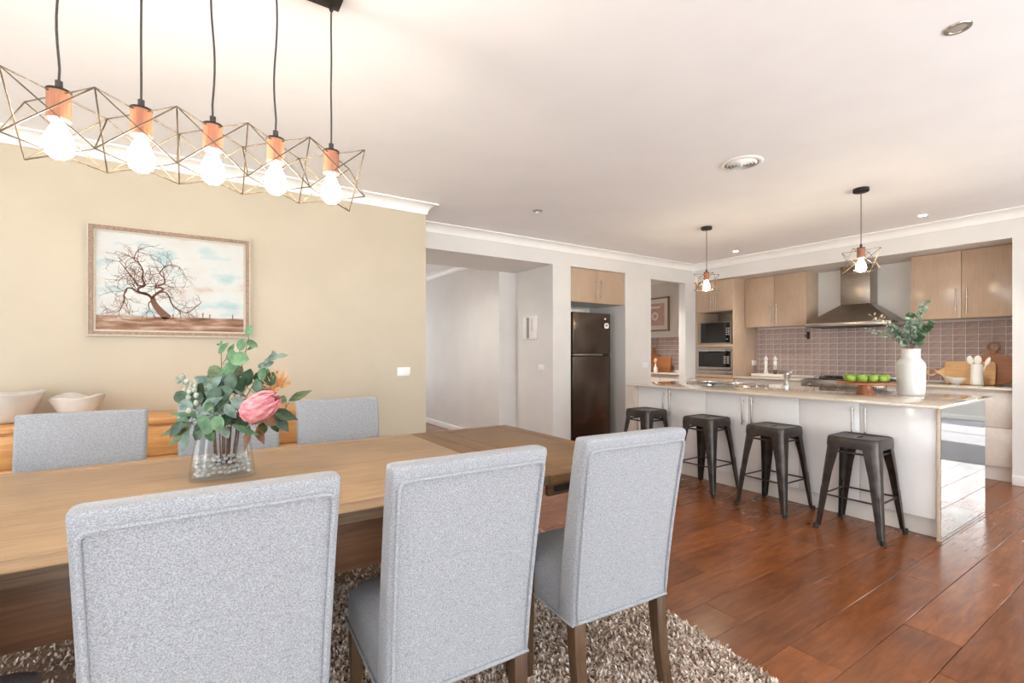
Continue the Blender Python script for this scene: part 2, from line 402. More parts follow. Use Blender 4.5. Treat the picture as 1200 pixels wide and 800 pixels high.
struct('ground', MB().box(-30, 40, -40, 40, -.3, -.16), 'ground')
struct('ceiling', MB().box(XW0 - .1, 7.24, YW0 - .1, 9.4, CEIL, CEIL + .1).box(7.24, 11.95, -3.0, 9.4, CEIL, CEIL + .1), 'ceiling')

def wall_with_holes_y(y0, y1, xa, xb, holes, z1=CEIL):
    """wall parallel to X; holes = (x0, x1, z0, z1) sorted"""
    m = MB(); x = xa
    for h in holes:
        if h[0] > x: m.box(x, h[0], y0, y1, 0, z1)
        if h[2] > 0: m.box(h[0], h[1], y0, y1, 0, h[2])
        if h[3] < z1: m.box(h[0], h[1], y0, y1, h[3], z1)
        x = h[1]
    if x < xb: m.box(x, xb, y0, y1, 0, z1)
    return m
def wall_with_holes_x(x0, x1, ya, yb, holes, z1=CEIL):
    m = MB(); y = ya
    for h in holes:
        if h[0] > y: m.box(x0, x1, y, h[0], 0, z1)
        if h[2] > 0: m.box(x0, x1, h[0], h[1], 0, h[2])
        if h[3] < z1: m.box(x0, x1, h[0], h[1], h[3], z1)
        y = h[1]
    if y < yb: m.box(x0, x1, y, yb, 0, z1)
    return m
struct('wall_left', MB().box(XW0, 1.73, 4.07, 4.19, 0, CEIL), 'cream_wall')
struct('wall_hall_left', MB().box(1.61, 1.73, 4.19, 9.4, 0, CEIL), 'white_wall')
struct('wall_hall_end', wall_with_holes_y(9.25, 9.37, 1.73, 3.371, [(1.9, 3.1, .5, 2.3)]), 'white_wall')
Y1 = 5.45
mid = MB()
mid.box(1.73, 3.64, YM, Y1, 2.33, CEIL)             # header over the hall opening
mid.box(3.371, 3.927, Y1, 9.25, 0, CEIL)            # hall right side
mid.box(3.64, 3.927, YM, Y1, 0, CEIL)               # jamb block
mid.box(3.927, 4.908, YM, 5.45, 2.335, CEIL)        # over the fridge alcove
mid.box(3.927, 5.0, 5.35, 5.45, 0, 2.335)           # alcove back
mid.box(4.908, 5.43, YM, 4.75, 0, CEIL)
mid.box(4.908, 5.0, 4.75, 5.35, 0, 2.335)
mid.box(5.43, 6.21, YM, 4.75, 2.30, CEIL)           # over the pantry opening
mid.box(6.21, 7.05, YM, 4.75, 0, CEIL)
struct('wall_middle', mid, 'white_wall')
struct('wall_pantry_left', MB().box(4.9, 5.0, 5.45, 6.45, 0, CEIL), 'white_wall')
struct('wall_pantry_end', MB().box(4.9, 7.15, 6.45, 6.55, 0, CEIL), 'white_wall')
bk = MB()
bk.box(XB, 7.05, .85, YM, 2.325, CEIL)              # bulkhead
bk.box(7.05, 7.24, .85, 6.55, 0, CEIL)              # kitchen back wall and pantry side
bk.box(XB, 7.05, .85, 1.165, 0, 2.325)              # pier at the right
bk.box(7.05, 7.24, -2.4, .85, 2.42, CEIL)           # head over the lounge opening
wall_back = struct('wall_back', bk, 'white_wall')
struct('wall_front', wall_with_holes_y(YW0 - .12, YW0, XW0 - .1, 7.24, [(-2.6, .8, .03, 2.25), (1.6, 5.2, .03, 2.25)]), 'white_wall')
struct('wall_side', wall_with_holes_x(XW0 - .12, XW0, YW0 - .12, 4.19, [(-.95, 2.75, .3, 2.25)]), 'white_wall')
struct('wall_lounge_far', wall_with_holes_x(11.8, 11.95, -5.0, 2.5, [(-3.0, .6, .72, 2.2)]), 'white_wall')
struct('wall_lounge_left', MB().box(7.24, 11.95, 2.4, 2.5, 0, CEIL), 'white_wall')
struct('wall_lounge_front', wall_with_holes_y(-3.0, -2.88, 7.24, 11.95, [(9.3, 11.4, .03, 2.15)]), 'white_wall')
struct('sun_block_roof', MB().box(-4.5, 7.2, -6.5, YW0 - .45, 2.62, 2.72), 'ceiling')  # unseen roof added to keep the sun out of the dining windows

def window(n, x0, x1, z0, z1, at, along, mull=2):
    """frame and panes; along 'X' (wall parallel to X at y=at) or 'Y'"""
    t = .05; fr = MB(); gl = MB()
    def bx(mb, a0, a1, c0, c1, d):
        if along == 'X': mb.box(a0, a1, at - d, at + d, c0, c1)
        else: mb.box(at - d, at + d, a0, a1, c0, c1)
    bx(fr, x0, x1, z0, z0 + t, .03); bx(fr, x0, x1, z1 - t, z1, .03)
    for i in range(mull + 1):
        c = x0 + t / 2 + (x1 - x0 - t) * i / mull; bx(fr, c - t / 2, c + t / 2, z0 + t, z1 - t, .03)
    w = struct('window_%d' % n, fr, 'alum')
    for i in range(mull):
        g = MB(); a0 = x0 + t + (x1 - x0 - t) * i / mull; a1 = x0 + (x1 - x0 - t) * (i + 1) / mull
        bx(g, a0, a1, z0 + t, z1 - t, .003); g.build('pane', 'pane', w)
window(1, -2.6, .8, .03, 2.25, YW0 - .06, 'X', 2)
window(2, 1.6, 5.2, .03, 2.25, YW0 - .06, 'X', 2)
window(3, -.95, 2.75, .3, 2.25, XW0 - .06, 'Y', 3)
window(4, -3.0, .6, .72, 2.2, 11.87, 'Y', 3)
window(5, 9.3, 11.4, .03, 2.15, -2.94, 'X', 2)
window(6, 1.9, 3.1, .5, 2.3, 9.31, 'X', 1)

# cornices (cove profile), drop .09 and projection .09
def cove(n=6):
    p = [(0, -.09), (.012, -.09), (.012, -.083)]
    for i in range(n + 1):
        a = R(90 * i / n); p.append((.012 + .071 * (1 - math.cos(a)), -.083 + .071 * math.sin(a)))
    p += [(.09, -.012), (.09, 0), (0, 0)]
    return p
def cornice(n, axis, at, a0, a1, sgn, m0=0, m1=0):
    """axis 'X' runs along X on wall y=at, projecting sgn in Y; m0/m1: mitre factor at the ends"""
    prof = cove(); k = len(prof); vs = []
    for a, mm in ((a0, m0), (a1, m1)):
        for d, z in prof:
            q = a + mm * d
            vs.append((q, at + sgn * d, CEIL + z) if axis == 'X' else (at + sgn * d, q, CEIL + z))
    fs = [tuple(range(k)), tuple(range(2 * k - 1, k - 1, -1))] + [(i, (i + 1) % k, (i + 1) % k + k, i + k) for i in range(k)]
    struct('trim_%d' % n, MB().add(vs, fs), 'trim', smooth=True, angle=35)
cornice(1, 'X', 4.07, XW0, 1.73, -1, 0, 1)
cornice(2, 'Y', 1.73, 4.07, YM, 1, -1, 0)
cornice(3, 'X', YM, 1.73, XB, -1, 0, -1)
cornice(4, 'Y', XB, .85, YM, -1, 0, -1)
cornice(5, 'Y', 3.371, Y1, 9.25, -1)
cornice(6, 'Y', 7.05, 4.75, 6.45, -1)

def skirting(name, x0, x1, y0, y1):
    struct(name, MB().box(x0, x1, y0, y1, 0, .09), 'trim', bevel=.004)
skirting('baseboard_left', XW0, 1.73, 4.054, 4.07)
skirting('baseboard_hall', 3.355, 3.371, Y1, 9.25)
skirting('baseboard_jamb', 3.624, 3.64, YM, Y1)
skirting('baseboard_middle', 3.64, 3.927, YM - .016, YM)
skirting('baseboard_pier', XB - .016, XB, .85, 1.165)
skirting('baseboard_passage', 4.908, 5.43, YM - .016, YM)
skirting('baseboard_lounge', 11.784, 11.8, -2.88, 2.4)

# backsplash tiles: one object per tile, set into grout
TX = 7.05; tw, th = .1048, .0735; tz0 = .924
tile_cache = {}
struct('grout_bed', MB().box(TX - .006, TX, 1.165, 3.985, tz0 - .022, 1.60), 'grout').parent = wall_back
def tile(y0, y1, z0, z1, x=TX - .006):
    key = (round(y1 - y0, 4), round(z1 - z0, 4))
    if key not in tile_cache:
        a, b = key; tile_cache[key] = MB().box(-.0028, 0, -a / 2 + .0027, a / 2 - .0027, -b / 2 + .0024, b / 2 - .0024).data('tile', 'tile', bevel=.0008, segs=1)
    o = bpy.data.objects.new('tile', tile_cache[key]); C.objects.link(o); o.parent = wall_back
    o.location = (x, (y0 + y1) / 2, (z0 + z1) / 2)
    o.rotation_euler = (0, random.uniform(-.003, .003), random.uniform(-.003, .003))
ys = [1.165]; y = 1.224
while y < 3.98: ys.append(y); y += tw
ys.append(3.985)
for i in range(len(ys) - 1):
    for r_ in range(9):
        tile(ys[i], ys[i + 1], tz0 + r_ * th, min(tz0 + (r_ + 1) * th, 1.60))
pt = MB()
yy = 4.76
while yy < 6.4:
    for r_ in range(8): pt.box(TX - .0075, TX - .004, yy + .0028, yy + tw - .0028, .93 + r_ * th + .0025, .93 + (r_ + 1) * th - .0025)
    yy += tw
o = pt.build('pantry_tiles', 'tile', wall_back); o['kind'] = 'stuff'
MB().box(TX - .005, TX, 4.75, 6.45, .9, .93 + 8 * th).build('pantry_grout', 'grout', wall_back)

# ================================================================== DINING TABLE
TZ = .775
t = thing('dining_table', 'long brown oak extension dining table on the shaggy rug', 'table', (0, 2.03, 0))
tx0, tx1, ty0, ty1 = -1.15, 1.113, 1.44, 2.617
g = .0012
b_ = dict(bevel=.003, segs=2)
MB().box(tx0, 1.02 - g, ty0 + .085 + g, ty1 - .085 - g, TZ - .036, TZ).build('tabletop', 'table', t, **b_)
MB().box(tx0, 1.02 - g, ty0, ty0 + .085, TZ - .036, TZ).build('edge_board', 'table', t, **b_)
MB().box(tx0, 1.02 - g, ty1 - .085, ty1, TZ - .036, TZ).build('edge_board', 'table', t, **b_)
MB().box(1.02, tx1, ty0, ty1, TZ - .036, TZ).build('cross_board', 'table_y', t, **b_)
MB().box(tx1 + .006, 1.225, ty0, ty1, TZ - .037, TZ - .001).build('cross_board', 'table_y', t, **b_)
lf = MB().box(1.226, 1.585, ty0 + .085 + g, ty1 - .085 - g, TZ - .037, TZ - .001).build('extension_leaf', 'table_leaf', t, **b_)
MB().box(1.226, 1.585, ty0, ty0 + .085, TZ - .037, TZ - .001).build('edge_board', 'table_leaf', t, **b_)
MB().box(1.226, 1.585, ty1 - .085, ty1, TZ - .037, TZ - .001).build('edge_board', 'table_leaf', t, **b_)
MB().box(1.586, 1.667, ty0, ty1, TZ - .037, TZ - .001).build('end_board', 'table_y', t, **b_)
# leaf rail with hand slot
MB().box(1.12, 1.66, ty0 + .012, ty0 + .034, TZ - .085, TZ - .037).build('slide_rail', 'apron', t, **b_)
MB().box(1.12, 1.66, ty1 - .034, ty1 - .012, TZ - .085, TZ - .037).build('slide_rail', 'apron', t, **b_)
MB().prism(rrect(1.145, 1.33, TZ - .07, TZ - .048, .0105), ty0 + .0085, ty0 + .012, 'XZ').build('hand_slot', 'dark_slot', t)
MB().box(tx0, tx1, ty0 - .0015, ty0 - .0002, TZ - .0355, TZ - .003).build('weathered_edge', 'table_edge', t)
ap = .585
MB().box(tx0 + .1, .99, ty0 + .03, ty0 + .055, ap, TZ - .036).build('apron', 'apron', t, **b_)
MB().box(tx0 + .1, .99, ty1 - .055, ty1 - .03, ap, TZ - .036).build('apron', 'apron', t, **b_)
MB().box(1.0, 1.025, ty0 + .1, ty1 - .1, ap + .04, TZ - .036).build('apron', 'table_y', t, **b_)
MB().box(tx0 + .03, tx0 + .055, ty0 + .1, ty1 - .1, ap, TZ - .036).build('apron', 'table_y', t, **b_)
for lx in (tx0 + .03, .977):
    for ly in (ty0 + .02, ty1 - .12):
        MB().hexa([(lx + .006, ly + .006, .013), (lx + .084, ly + .006, .013), (lx + .084, ly + .084, .013), (lx + .006, ly + .084, .013)],
                  [(lx, ly, TZ - .036), (lx + .09, ly, TZ - .036), (lx + .09, ly + .09, TZ - .036), (lx, ly + .09, TZ - .036)]).build('leg', 'leg_wood', t, bevel=.005)

# ================================================================== DINING CHAIRS
CH = .962
def chair_back_mesh():
    nz, nx = 14, 8; m = MB(); v = []; f = []
    z0 = .327
    def prof(u):                                    # rear plane, slight rake and curve
        return -.255 - .088 * u ** 1.35
    rings = []
    # cross-section rings: rounded rectangle in XY extruded up along the curve
    for i in range(nz + 1):
        u = i / nz; z = z0 + (CH - z0) * u
        w = .222 + .011 * u; th_ = .095 - .022 * u; ry = prof(u)
        ring = rrect(-w, w, ry, ry + th_, .017, 3)
        rings.append([(x, y, z) for x, y in ring])
    top = rings[-1]
    cx, cy = 0, prof(1) + .036
    for d, s in ((.007, .994), (.013, .975), (.016, .93)):
        rings.append([(x * (1 - (1 - s) * .35), cy + (y - cy) * (1 - (1 - s) * 3.2), CH - .012 + d) for x, y, z in top])
    rings[nz] = [(x, y, CH - .012) for x, y, z in top]
    k = len(top); vs = [p for r_ in rings for p in r_]
    fs = [(a * k + b, a * k + (b + 1) % k, (a + 1) * k + (b + 1) % k, (a + 1) * k + b) for a in range(len(rings) - 1) for b in range(k)]
    fs.append(tuple(range(k - 1, -1, -1))); fs.append(tuple((len(rings) - 1) * k + b for b in range(k)))
    return m.add(vs, fs), prof, z0
def make_chair(label, group, loc, rz):
    t = thing('dining_chair', label, 'chair', loc, rz, group)
    m, prof, z0 = chair_back_mesh()
    m.build('backrest', 'fabric', t, world=False, smooth=True, angle=50)
    # piping round the rear panel, following its curve
    def rear(x, z, off=.0035):
        u = (z - z0) / (CH - z0); return (x, prof(u) - off, z)
    P = []; n = 14; wz = lambda z: .212 + .011 * (z - z0) / (CH - z0) - .006
    for i in range(n + 1): z = z0 + .012 + (CH - .07 - z0) * i / n; P.append(rear(-wz(z), z))
    zt = CH - .033
    for a in range(1, 5): q = R(90 * a / 4); P.append(rear(-wz(zt) + .02 * (1 - math.cos(q)), zt - .02 + .02 * math.sin(q)))
    for i in range(1, 8): P.append(rear(-wz(zt) + .02 + (2 * wz(zt) - .04) * i / 8, zt))
    for a in range(0, 4): q = R(90 * a / 4); P.append(rear(wz(zt) - .02 + .02 * math.sin(q), zt - .02 + .02 * math.cos(q)))
    for i in range(n, -1, -1): z = z0 + .012 + (CH - .07 - z0) * i / n; P.append(rear(wz(z), z))
    MB().tube(P, .0058, 8, closed=True).build('piping', 'fabric', t, world=False, smooth=True)
    # seat with domed top
    s = MB(); nx, ny = 10, 10; y0, y1 = -.185, .235; vs = []
    def seat_pt(i, j, top):
        u, v = i / nx * 2 - 1, j / ny * 2 - 1
        yv = y0 + (y1 - y0) * (v + 1) / 2; hw = .221 - .012 * (v + 1) / 2
        e = max(abs(u), max(v, -.3) if v > 0 else 0); rnd = max(0, (e - .82) / .18)
        return (u * hw * (1 - .02 * rnd ** 2), yv - (.012 * rnd ** 2 if v > .8 else 0), (.458 + .022 * (1 - u * u) * (1 - max(v, 0) ** 2) - .026 * rnd ** 2) if top else .327)
    for top in (0, 1):
        for j in range(ny + 1):
            for i in range(nx + 1): vs.append(seat_pt(i, j, top))
    n1 = nx + 1; N = n1 * (ny + 1); fs = []
    for j in range(ny):
        for i in range(nx):
            a = j * n1 + i; fs.append((a, a + n1, a + n1 + 1, a + 1)); fs.append((a + N, a + 1 + N, a + n1 + 1 + N, a + n1 + N))
    bd = [i for i in range(nx)] + [i * n1 + nx for i in range(ny)] + [ny * n1 + i for i in range(nx, 0, -1)] + [j * n1 for j in range(ny, 0, -1)]
    for a, b in zip(bd, bd[1:] + bd[:1]): fs.append((a, b, b + N, a + N))
    s.add(vs, fs).build('seat', 'fabric', t, world=False, smooth=True, angle=60)
    pp = [(-.222, -.25, .329), (.222, -.25, .329), (.222, -.185, .329), (.211, .233, .329), (-.211, .233, .329), (-.222, -.185, .329)]
    dense = []
    for a, b in zip(pp, pp[1:] + pp[:1]):
        for i in range(6): dense.append(tuple(Vector(a).lerp(Vector(b), i / 6)))
    MB().tube(dense, .004, 6, closed=True).build('skirt_piping', 'fabric', t, world=False, smooth=True)
    for sx in (-1, 1):
        # sabre rear legs, straight tapered front legs
        cx = sx * .192; pr = []; w = .022
        for z, dy, ww in ((.33, 0, .024), (.24, -.004, .0225), (.12, -.018, .021), (.013, -.042, .019)):
            pr.append([(cx - ww, -.232 + dy - ww, z), (cx + ww, -.232 + dy - ww, z), (cx + ww, -.232 + dy + ww, z), (cx - ww, -.232 + dy + ww, z)])
        lv = [p for r_ in pr for p in r_]
        lfs = [(3, 2, 1, 0), (12, 13, 14, 15)] + [(a * 4 + b, a * 4 + (b + 1) % 4, a * 4 + 4 + (b + 1) % 4, a * 4 + 4 + b) for a in range(3) for b in range(4)]
        MB().add(lv, lfs).build('leg', 'leg_wood', t, world=False, bevel=.003)
        fx = sx * .183
        MB().hexa([(fx - .015, .185, .013), (fx + .015, .185, .013), (fx + .015, .215, .013), (fx - .015, .215, .013)],
                  [(fx - .022, .182, .33), (fx + .022, .182, .33), (fx + .022, .226, .33), (fx - .022, .226, .33)]).build('leg', 'leg_wood', t, world=False, bevel=.003)
    return t
GN = 'grey chairs with their backs to the camera'; GF = 'grey chairs along the far side of the table'
ch = make_chair('grey upholstered dining chair nearest the camera, back turned, beside the left edge', GN, (.037, 1.45, 0), 0)
dup(ch, (.628, 1.45, 0), R(-1), 'grey upholstered chair back between two others, middle of the near row')
dup(ch, (1.277, 1.455, 0), R(-3.5), 'grey upholstered dining chair at the right end of the near row, by the rug edge')
dup(ch, (-.545, 1.45, 0), R(0), 'grey dining chair cut off at the bottom left corner, only its seat showing')
for (x, y, lb) in ((-.445, 2.655, 'far grey dining chair on the left, in front of the two cream bowls'),
                   (.14, 2.665, 'far grey dining chair half hidden behind the flower vase'),
                   (.695, 2.655, 'far grey dining chair right of the vase, below the wall switch')):
    c = dup(ch, (x, y, 0), R(180), lb); c['group'] = GF

# ================================================================== RUG
rng = np.random.default_rng(3)
rug = thing('shaggy_rug', 'shaggy beige and brown rug under the dining table', 'rug', (0, 1.75, 0), R(-6))
rx0, rx1, ry0, ry1 = -1.9, 1.88, -1.25, 1.5
MB().box(rx0, rx1, ry0, ry1, .0005, .012).build('backing', 'rug_base', rug, world=False)
def tufts(n, x0, x1, y0, y1):
    N = n; bx = rng.uniform(x0, x1, N); by = rng.uniform(y0, y1, N); a = rng.uniform(0, 2 * np.pi, N); lean = rng.uniform(.006, .022, N)
    h = rng.uniform(.010, .024, N); w = rng.uniform(.003, .0058, N); td = a + rng.uniform(-.6, .6, N)
    px, py = -np.sin(td) * w, np.cos(td) * w
    V = np.zeros((N, 5, 3), np.float32)
    for i, (fr, hh, ww) in enumerate(((0, 0, .7), (0, 0, -.7), (.4, .7, -1), (.4, .7, 1), (1, .92, 0))):
        V[:, i, 0] = bx + np.cos(a) * lean * fr + px * ww; V[:, i, 1] = by + np.sin(a) * lean * fr + py * ww; V[:, i, 2] = .008 + h * hh
    tone = np.clip(rng.normal(.5, .24, N) + .12 * np.sin(bx * 31) * np.sin(by * 27), 0, 1)
    return V, tone
Va, Ta = tufts(34000, rx0, rx1, ry0, ry1); Vb, Tb = tufts(52000, .2, rx1, ry0, .9)
V = np.concatenate([Va, Vb]); T = np.concatenate([Ta, Tb]); N = len(V)
me = bpy.data.meshes.new('pile')
me.vertices.add(N * 5); me.vertices.foreach_set('co', V.reshape(-1))
base = (np.arange(N) * 5)[:, None]
loops = np.concatenate([base + np.array([[0, 1, 2, 3]]), base + np.array([[3, 2, 4]])], 1).reshape(-1)
me.loops.add(N * 7); me.loops.foreach_set('vertex_index', loops.astype(np.int32))
me.polygons.add(N * 2)
st = (np.arange(N) * 7)[:, None] + np.array([[0, 4]]); me.polygons.foreach_set('loop_start', st.reshape(-1).astype(np.int32))
me.update(calc_edges=True); me.validate()
at = me.attributes.new('tone', 'FLOAT', 'POINT'); at.data.foreach_set('value', np.repeat(T, 5).astype(np.float32))
me.materials.append(M['rug'])
o = bpy.data.objects.new('pile', me); C.objects.link(o); o.parent = rug; o['kind'] = 'stuff'

# ================================================================== SIDEBOARD AND BOWLS
sb = thing('sideboard', 'honey pine sideboard against the cream wall behind the chairs', 'sideboard', (-.65, 3.82, 0))
MB().box(-2.1, .72, 3.6, 4.05, .81, .845).build('sideboard_top', 'pine', sb, bevel=.004)
MB().box(-2.06, .68, 3.63, 4.05, .12, .81).build('carcass', 'pine', sb, bevel=.003)
for i in range(4):
    x0 = -2.03 + i * .677
    for z0, z1 in ((.62, .795), (.14, .61)):
        d = MB().box(x0, x0 + .66, 3.612, 3.63, z0, z1).build('drawer' if z0 > .5 else 'cupboard_door', 'pine', sb, bevel=.004)
        MB().lathe([(.008, 0), (.008, .012), (.014, .018), (.014, .024), (.004, .03)], 12).xf(Matrix.Translation((x0 + .33, 3.612, (z0 + z1) / 2)) @ Matrix.Rotation(R(90), 4, 'X')).build('knob', 'brass', d, smooth=True)
for lx in (-2.04, .62):
    for ly in (3.64, 3.98):
        MB().box(lx, lx + .05, ly, ly + .05, .001, .12).build('leg', 'pine', sb, bevel=.003)
def wavy_bowl(label, c, rt, rb, h, ph, amp):
    prof = []; n = 40; m = MB(); rows = []
    out = [(rb * .5, 0), (rb, .004), (rb * 1.18, .018)] + [(rb + (rt - rb) * (u ** .72), h * u) for u in (.25, .45, .65, .85, 1)]
    inn = [(r_ - .009, z + (.008 if i == 0 else 0)) for i, (r_, z) in enumerate([(rt, h), (rb + (rt - rb) * .8, h * .75), (rb * 1.1, h * .3), (rb * .4, h * .12)])]
    vs = []; fs = []; L = out + inn
    for r_, z in L:
        for k in range(n):
            a = 2 * math.pi * k / n; u = max(0, z / h)
            rr = r_ * (1 + amp * .6 * u * math.sin(2 * a + ph)); zz = z + amp * .9 * h * u ** 2 * (math.sin(3 * a + ph) * .5 + math.sin(2 * a + 1 + ph) * .5)
            vs.append((c[0] + rr * math.cos(a), c[1] + rr * math.sin(a), c[2] + zz))
    for i in range(len(L) - 1):
        for k in range(n): fs.append((i * n + k, i * n + (k + 1) % n, (i + 1) * n + (k + 1) % n, (i + 1) * n + k))
    fs.append(tuple(range(n - 1, -1, -1))); fs.append(tuple((len(L) - 1) * n + k for k in range(n)))
    m.add(vs, fs)
    return tag(m.solo('bowl', 'bowl', c, smooth=True, angle=60), label, 'bowl', 'cream bowls on the sideboard')
wavy_bowl('larger cream ceramic bowl with wavy rim, cut by the left picture edge', (-.925, 3.82, .8455), .17, .085, .165, .4, .06)
wavy_bowl('smaller cream ceramic bowl with dipping wavy rim on the sideboard', (-.615, 3.84, .8455), .122, .055, .128, 2.2, .15)

# ================================================================== PAINTING
def picture_frame(parent, x0, x1, z0, z1, y, rails, slip, depth):
    """frame made of four mitred rails; the wall plane is y, facing -Y"""
    def rail(name, mat, w, y0, y1, a0, a1, c0, c1):
        o_ = [(a0, c0), (a1, c0), (a1, c1), (a0, c1)]; i_ = [(a0 + w, c0 + w), (a1 - w, c0 + w), (a1 - w, c1 - w), (a0 + w, c1 - w)]
        for k in range(4):
            j = (k + 1) % 4
            q = [o_[k], o_[j], i_[j], i_[k]]
            MB().hexa([(a, y0, b) for a, b in q], [(a, y1, b) for a, b in q]).build(name, mat, parent)
    rail('frame_rail', 'frame_wood', rails, y, y - depth, x0, x1, z0, z1)
    rail('frame_slip', 'frame_light', slip, y, y - depth * .62, x0 + rails, x1 - rails, z0 + rails, z1 - rails)
    rail('frame_lip', 'frame_light', .008, y - depth - .0005, y - depth - .006, x0, x1, z0, z1)
pa = thing('painting', 'framed oil landscape of a bare twisted tree on the cream wall', 'painting', (-.142, 4.069, 1.352))
px0, px1, pz0, pz1 = -.602, .317, 1.352, 2.077
picture_frame(pa, px0, px1, pz0, pz1, 4.068, .03, .012, .035)
cx0, cx1, cz0, cz1 = px0 + .042, px1 - .042, pz0 + .042, pz1 - .042
cv = MB().box(cx0, cx1, 4.055, 4.066, cz0, cz1).build('canvas', 'canvas', pa)
# bare tree in oil paint, a flat print lying on the canvas
CYP = 4.0545
def PX(u, v):  # canvas fractions (left-right, bottom-up)
    return (cx0 + (cx1 - cx0) * u, CYP, cz0 + (cz1 - cz0) * v)
tr = MB()
def stroke(pts, w0, w1):
    P = [Vector(PX(*p)) for p in pts]; S_ = []
    for i in range(len(P) - 1):
        for k in range(4):
            q = k / 4; p0 = P[max(i - 1, 0)]; p1 = P[i]; p2 = P[i + 1]; p3 = P[min(i + 2, len(P) - 1)]
            S_.append(.5 * ((2 * p1) + (p2 - p0) * q + (2 * p0 - 5 * p1 + 4 * p2 - p3) * q * q + (3 * p1 - p0 - 3 * p2 + p3) * q ** 3))
    S_.append(P[-1]); vs = []; n = len(S_)
    for i, p in enumerate(S_):
        d = S_[min(i + 1, n - 1)] - S_[max(i - 1, 0)]; d.normalize(); nrm = Vector((-d.z, 0, d.x)); w = w0 + (w1 - w0) * i / (n - 1)
        vs += [p + nrm * w, p - nrm * w]
    tr.add(vs, [(2 * i, 2 * i + 1, 2 * i + 3, 2 * i + 2) for i in range(n - 1)])
    return S_
stroke([(.455, .13), (.40, .21), (.362, .29), (.35, .36)], .026, .012)
stroke([(.36, .13), (.43, .135), (.50, .13)], .008, .004)
mains = [[(.352, .34), (.31, .385), (.265, .40), (.262, .44), (.30, .47), (.285, .55), (.29, .62), (.265, .70), (.235, .74), (.25, .82), (.29, .86)],
         [(.35, .35), (.385, .40), (.42, .44), (.40, .46), (.372, .455), (.375, .475), (.425, .50), (.43, .56), (.40, .61), (.43, .68), (.475, .71), (.53, .70)],
         [(.335, .37), (.26, .395), (.225, .43), (.19, .43), (.17, .36), (.17, .30), (.155, .24), (.14, .2)],
         [(.39, .40), (.43, .415), (.46, .37), (.48, .29), (.53, .225), (.585, .20), (.63, .25), (.68, .31)],
         [(.30, .47), (.26, .47), (.215, .56), (.18, .63), (.145, .70)],
         [(.345, .31), (.325, .28), (.335, .21)]]
random.seed(21)
def twig(p, ang, ln, w, lev):
    pts = [p]; a = ang; x, y_ = p
    for i in range(4):
        a += random.uniform(-.6, .6); x += ln / 4 * math.cos(a); y_ += ln / 4 * math.sin(a) * 1.35; pts.append((x, y_))
    if not (.005 < x < .7 and .05 < y_ < .93): return
    stroke(pts, w, w * .45)
    if lev > 0:
        for q in pts[1:]:
            if random.random() < .8: twig(q, a + random.choice((-1, 1)) * random.uniform(.4, 1.1), ln * .62, w * .6, lev - 1)
for mi, mpts in enumerate(mains):
    stroke(mpts, (.0085, .0085, .0065, .0055, .006, .005)[mi], .0018)
    for i in range(2, len(mpts)):
        d = math.atan2(mpts[i][1] - mpts[i - 1][1], mpts[i][0] - mpts[i - 1][0])
        for _ in range(2): twig(mpts[i], d + random.uniform(-1.1, 1.1), random.uniform(.06, .13), .0019, 2)
for x in (.06, .03, .2, .28, .31): twig((x, .16), 1.4 + random.uniform(-.4, .4), .07, .0014, 1)
for x, h_ in ((.695, .075), (.745, .06), (.915, .065), (.487, .05)):
    stroke([(x, .135), (x + .002, .135 + h_)], .0035, .0022); stroke([(x - .008, .135 + h_ * .7), (x + .009, .135 + h_ * .65)], .002, .002)
tr.build('painted_tree', 'paint_brown', pa)
random.seed(11)

# ================================================================== FIVE LIGHT PENDANT OVER THE TABLE
pl = thing('pendant_light', 'long five-bulb geometric wire pendant light hanging above the dining table', 'pendant light', (.04, 1.9, CEIL))
MB().box(-.44, .452, 1.83, 1.915, 2.563, CEIL).build('ceiling_bar', 'black', pl, bevel=.002)
YC = 1.9
def socket_and_bulb(root, x, y, ztop, bmat, sc=1.0):
    so = MB().lathe([(.001, 0), (.0285, 0), (.0285, -.082), (.024, -.085)], 24, (x, y, ztop)).build('lamp_holder', 'copper_wood', root, smooth=True)
    MB().lathe([(.0295, .0035), (.0295, -.003), (.0286, -.003)], 24, (x, y, ztop + .001)).build('holder_cap', 'black', so, smooth=True)
    MB().lathe([(.0035, .034), (.009, .032), (.009, .004)], 16, (x, y, ztop)).build('cord_grip', 'cord', so, smooth=True)
    pf = [(.012, -.078), (.014, -.09), (.021, -.108), (.031, -.13), (.0365, -.15), (.036, -.166), (.030, -.181), (.018, -.192), (.004, -.196)]
    MB().lathe(pf, 24, (x, y, ztop)).build('bulb', bmat, root, smooth=True)
for i in range(5):
    x = -.345 + .1915 * i; wob = .006 * math.sin(i * 2.1 + 1)
    pts = [(x + wob * math.sin(k / 10 * 5), YC - .0 + .003 * math.cos(k + i), 2.563 - (2.563 - 2.04) * k / 14) for k in range(14)] + [(x, YC, 2.04)]
    MB().tube(pts, .0032, 8).build('cord', 'cord', pl, smooth=True)
    MB().lathe([(.008, 0), (.008, -.012), (.004, -.02)], 12, (x, YC, 2.563)).build('cord_entry', 'black', pl, smooth=True)
    socket_and_bulb(pl, x, YC, 2.008, 'bulb')
cell_x = [-.441 + .1915 * k for k in range(6)]
ya, yb, zt_, zb_ = 1.79, 2.01, 2.0, 1.826
def wire_cell(root, name, pts, r=.0022, mat='brass'):
    """two interlocked tetrahedra: both diagonals of every face of a box given by 8 corners"""
    T0, U0, B0, L0, T1, U1, B1, L1 = pts
    m = MB()
    for a, b in ((T0, B1), (B0, T1), (U0, L1), (L0, U1), (T0, U1), (U0, T1), (B0, L1), (L0, B1), (T1, L1), (U1, B1), (T0, L0), (U0, B0)):
        m.tube([a, b], r, 6)
    return m.build(name, mat, root, smooth=True)
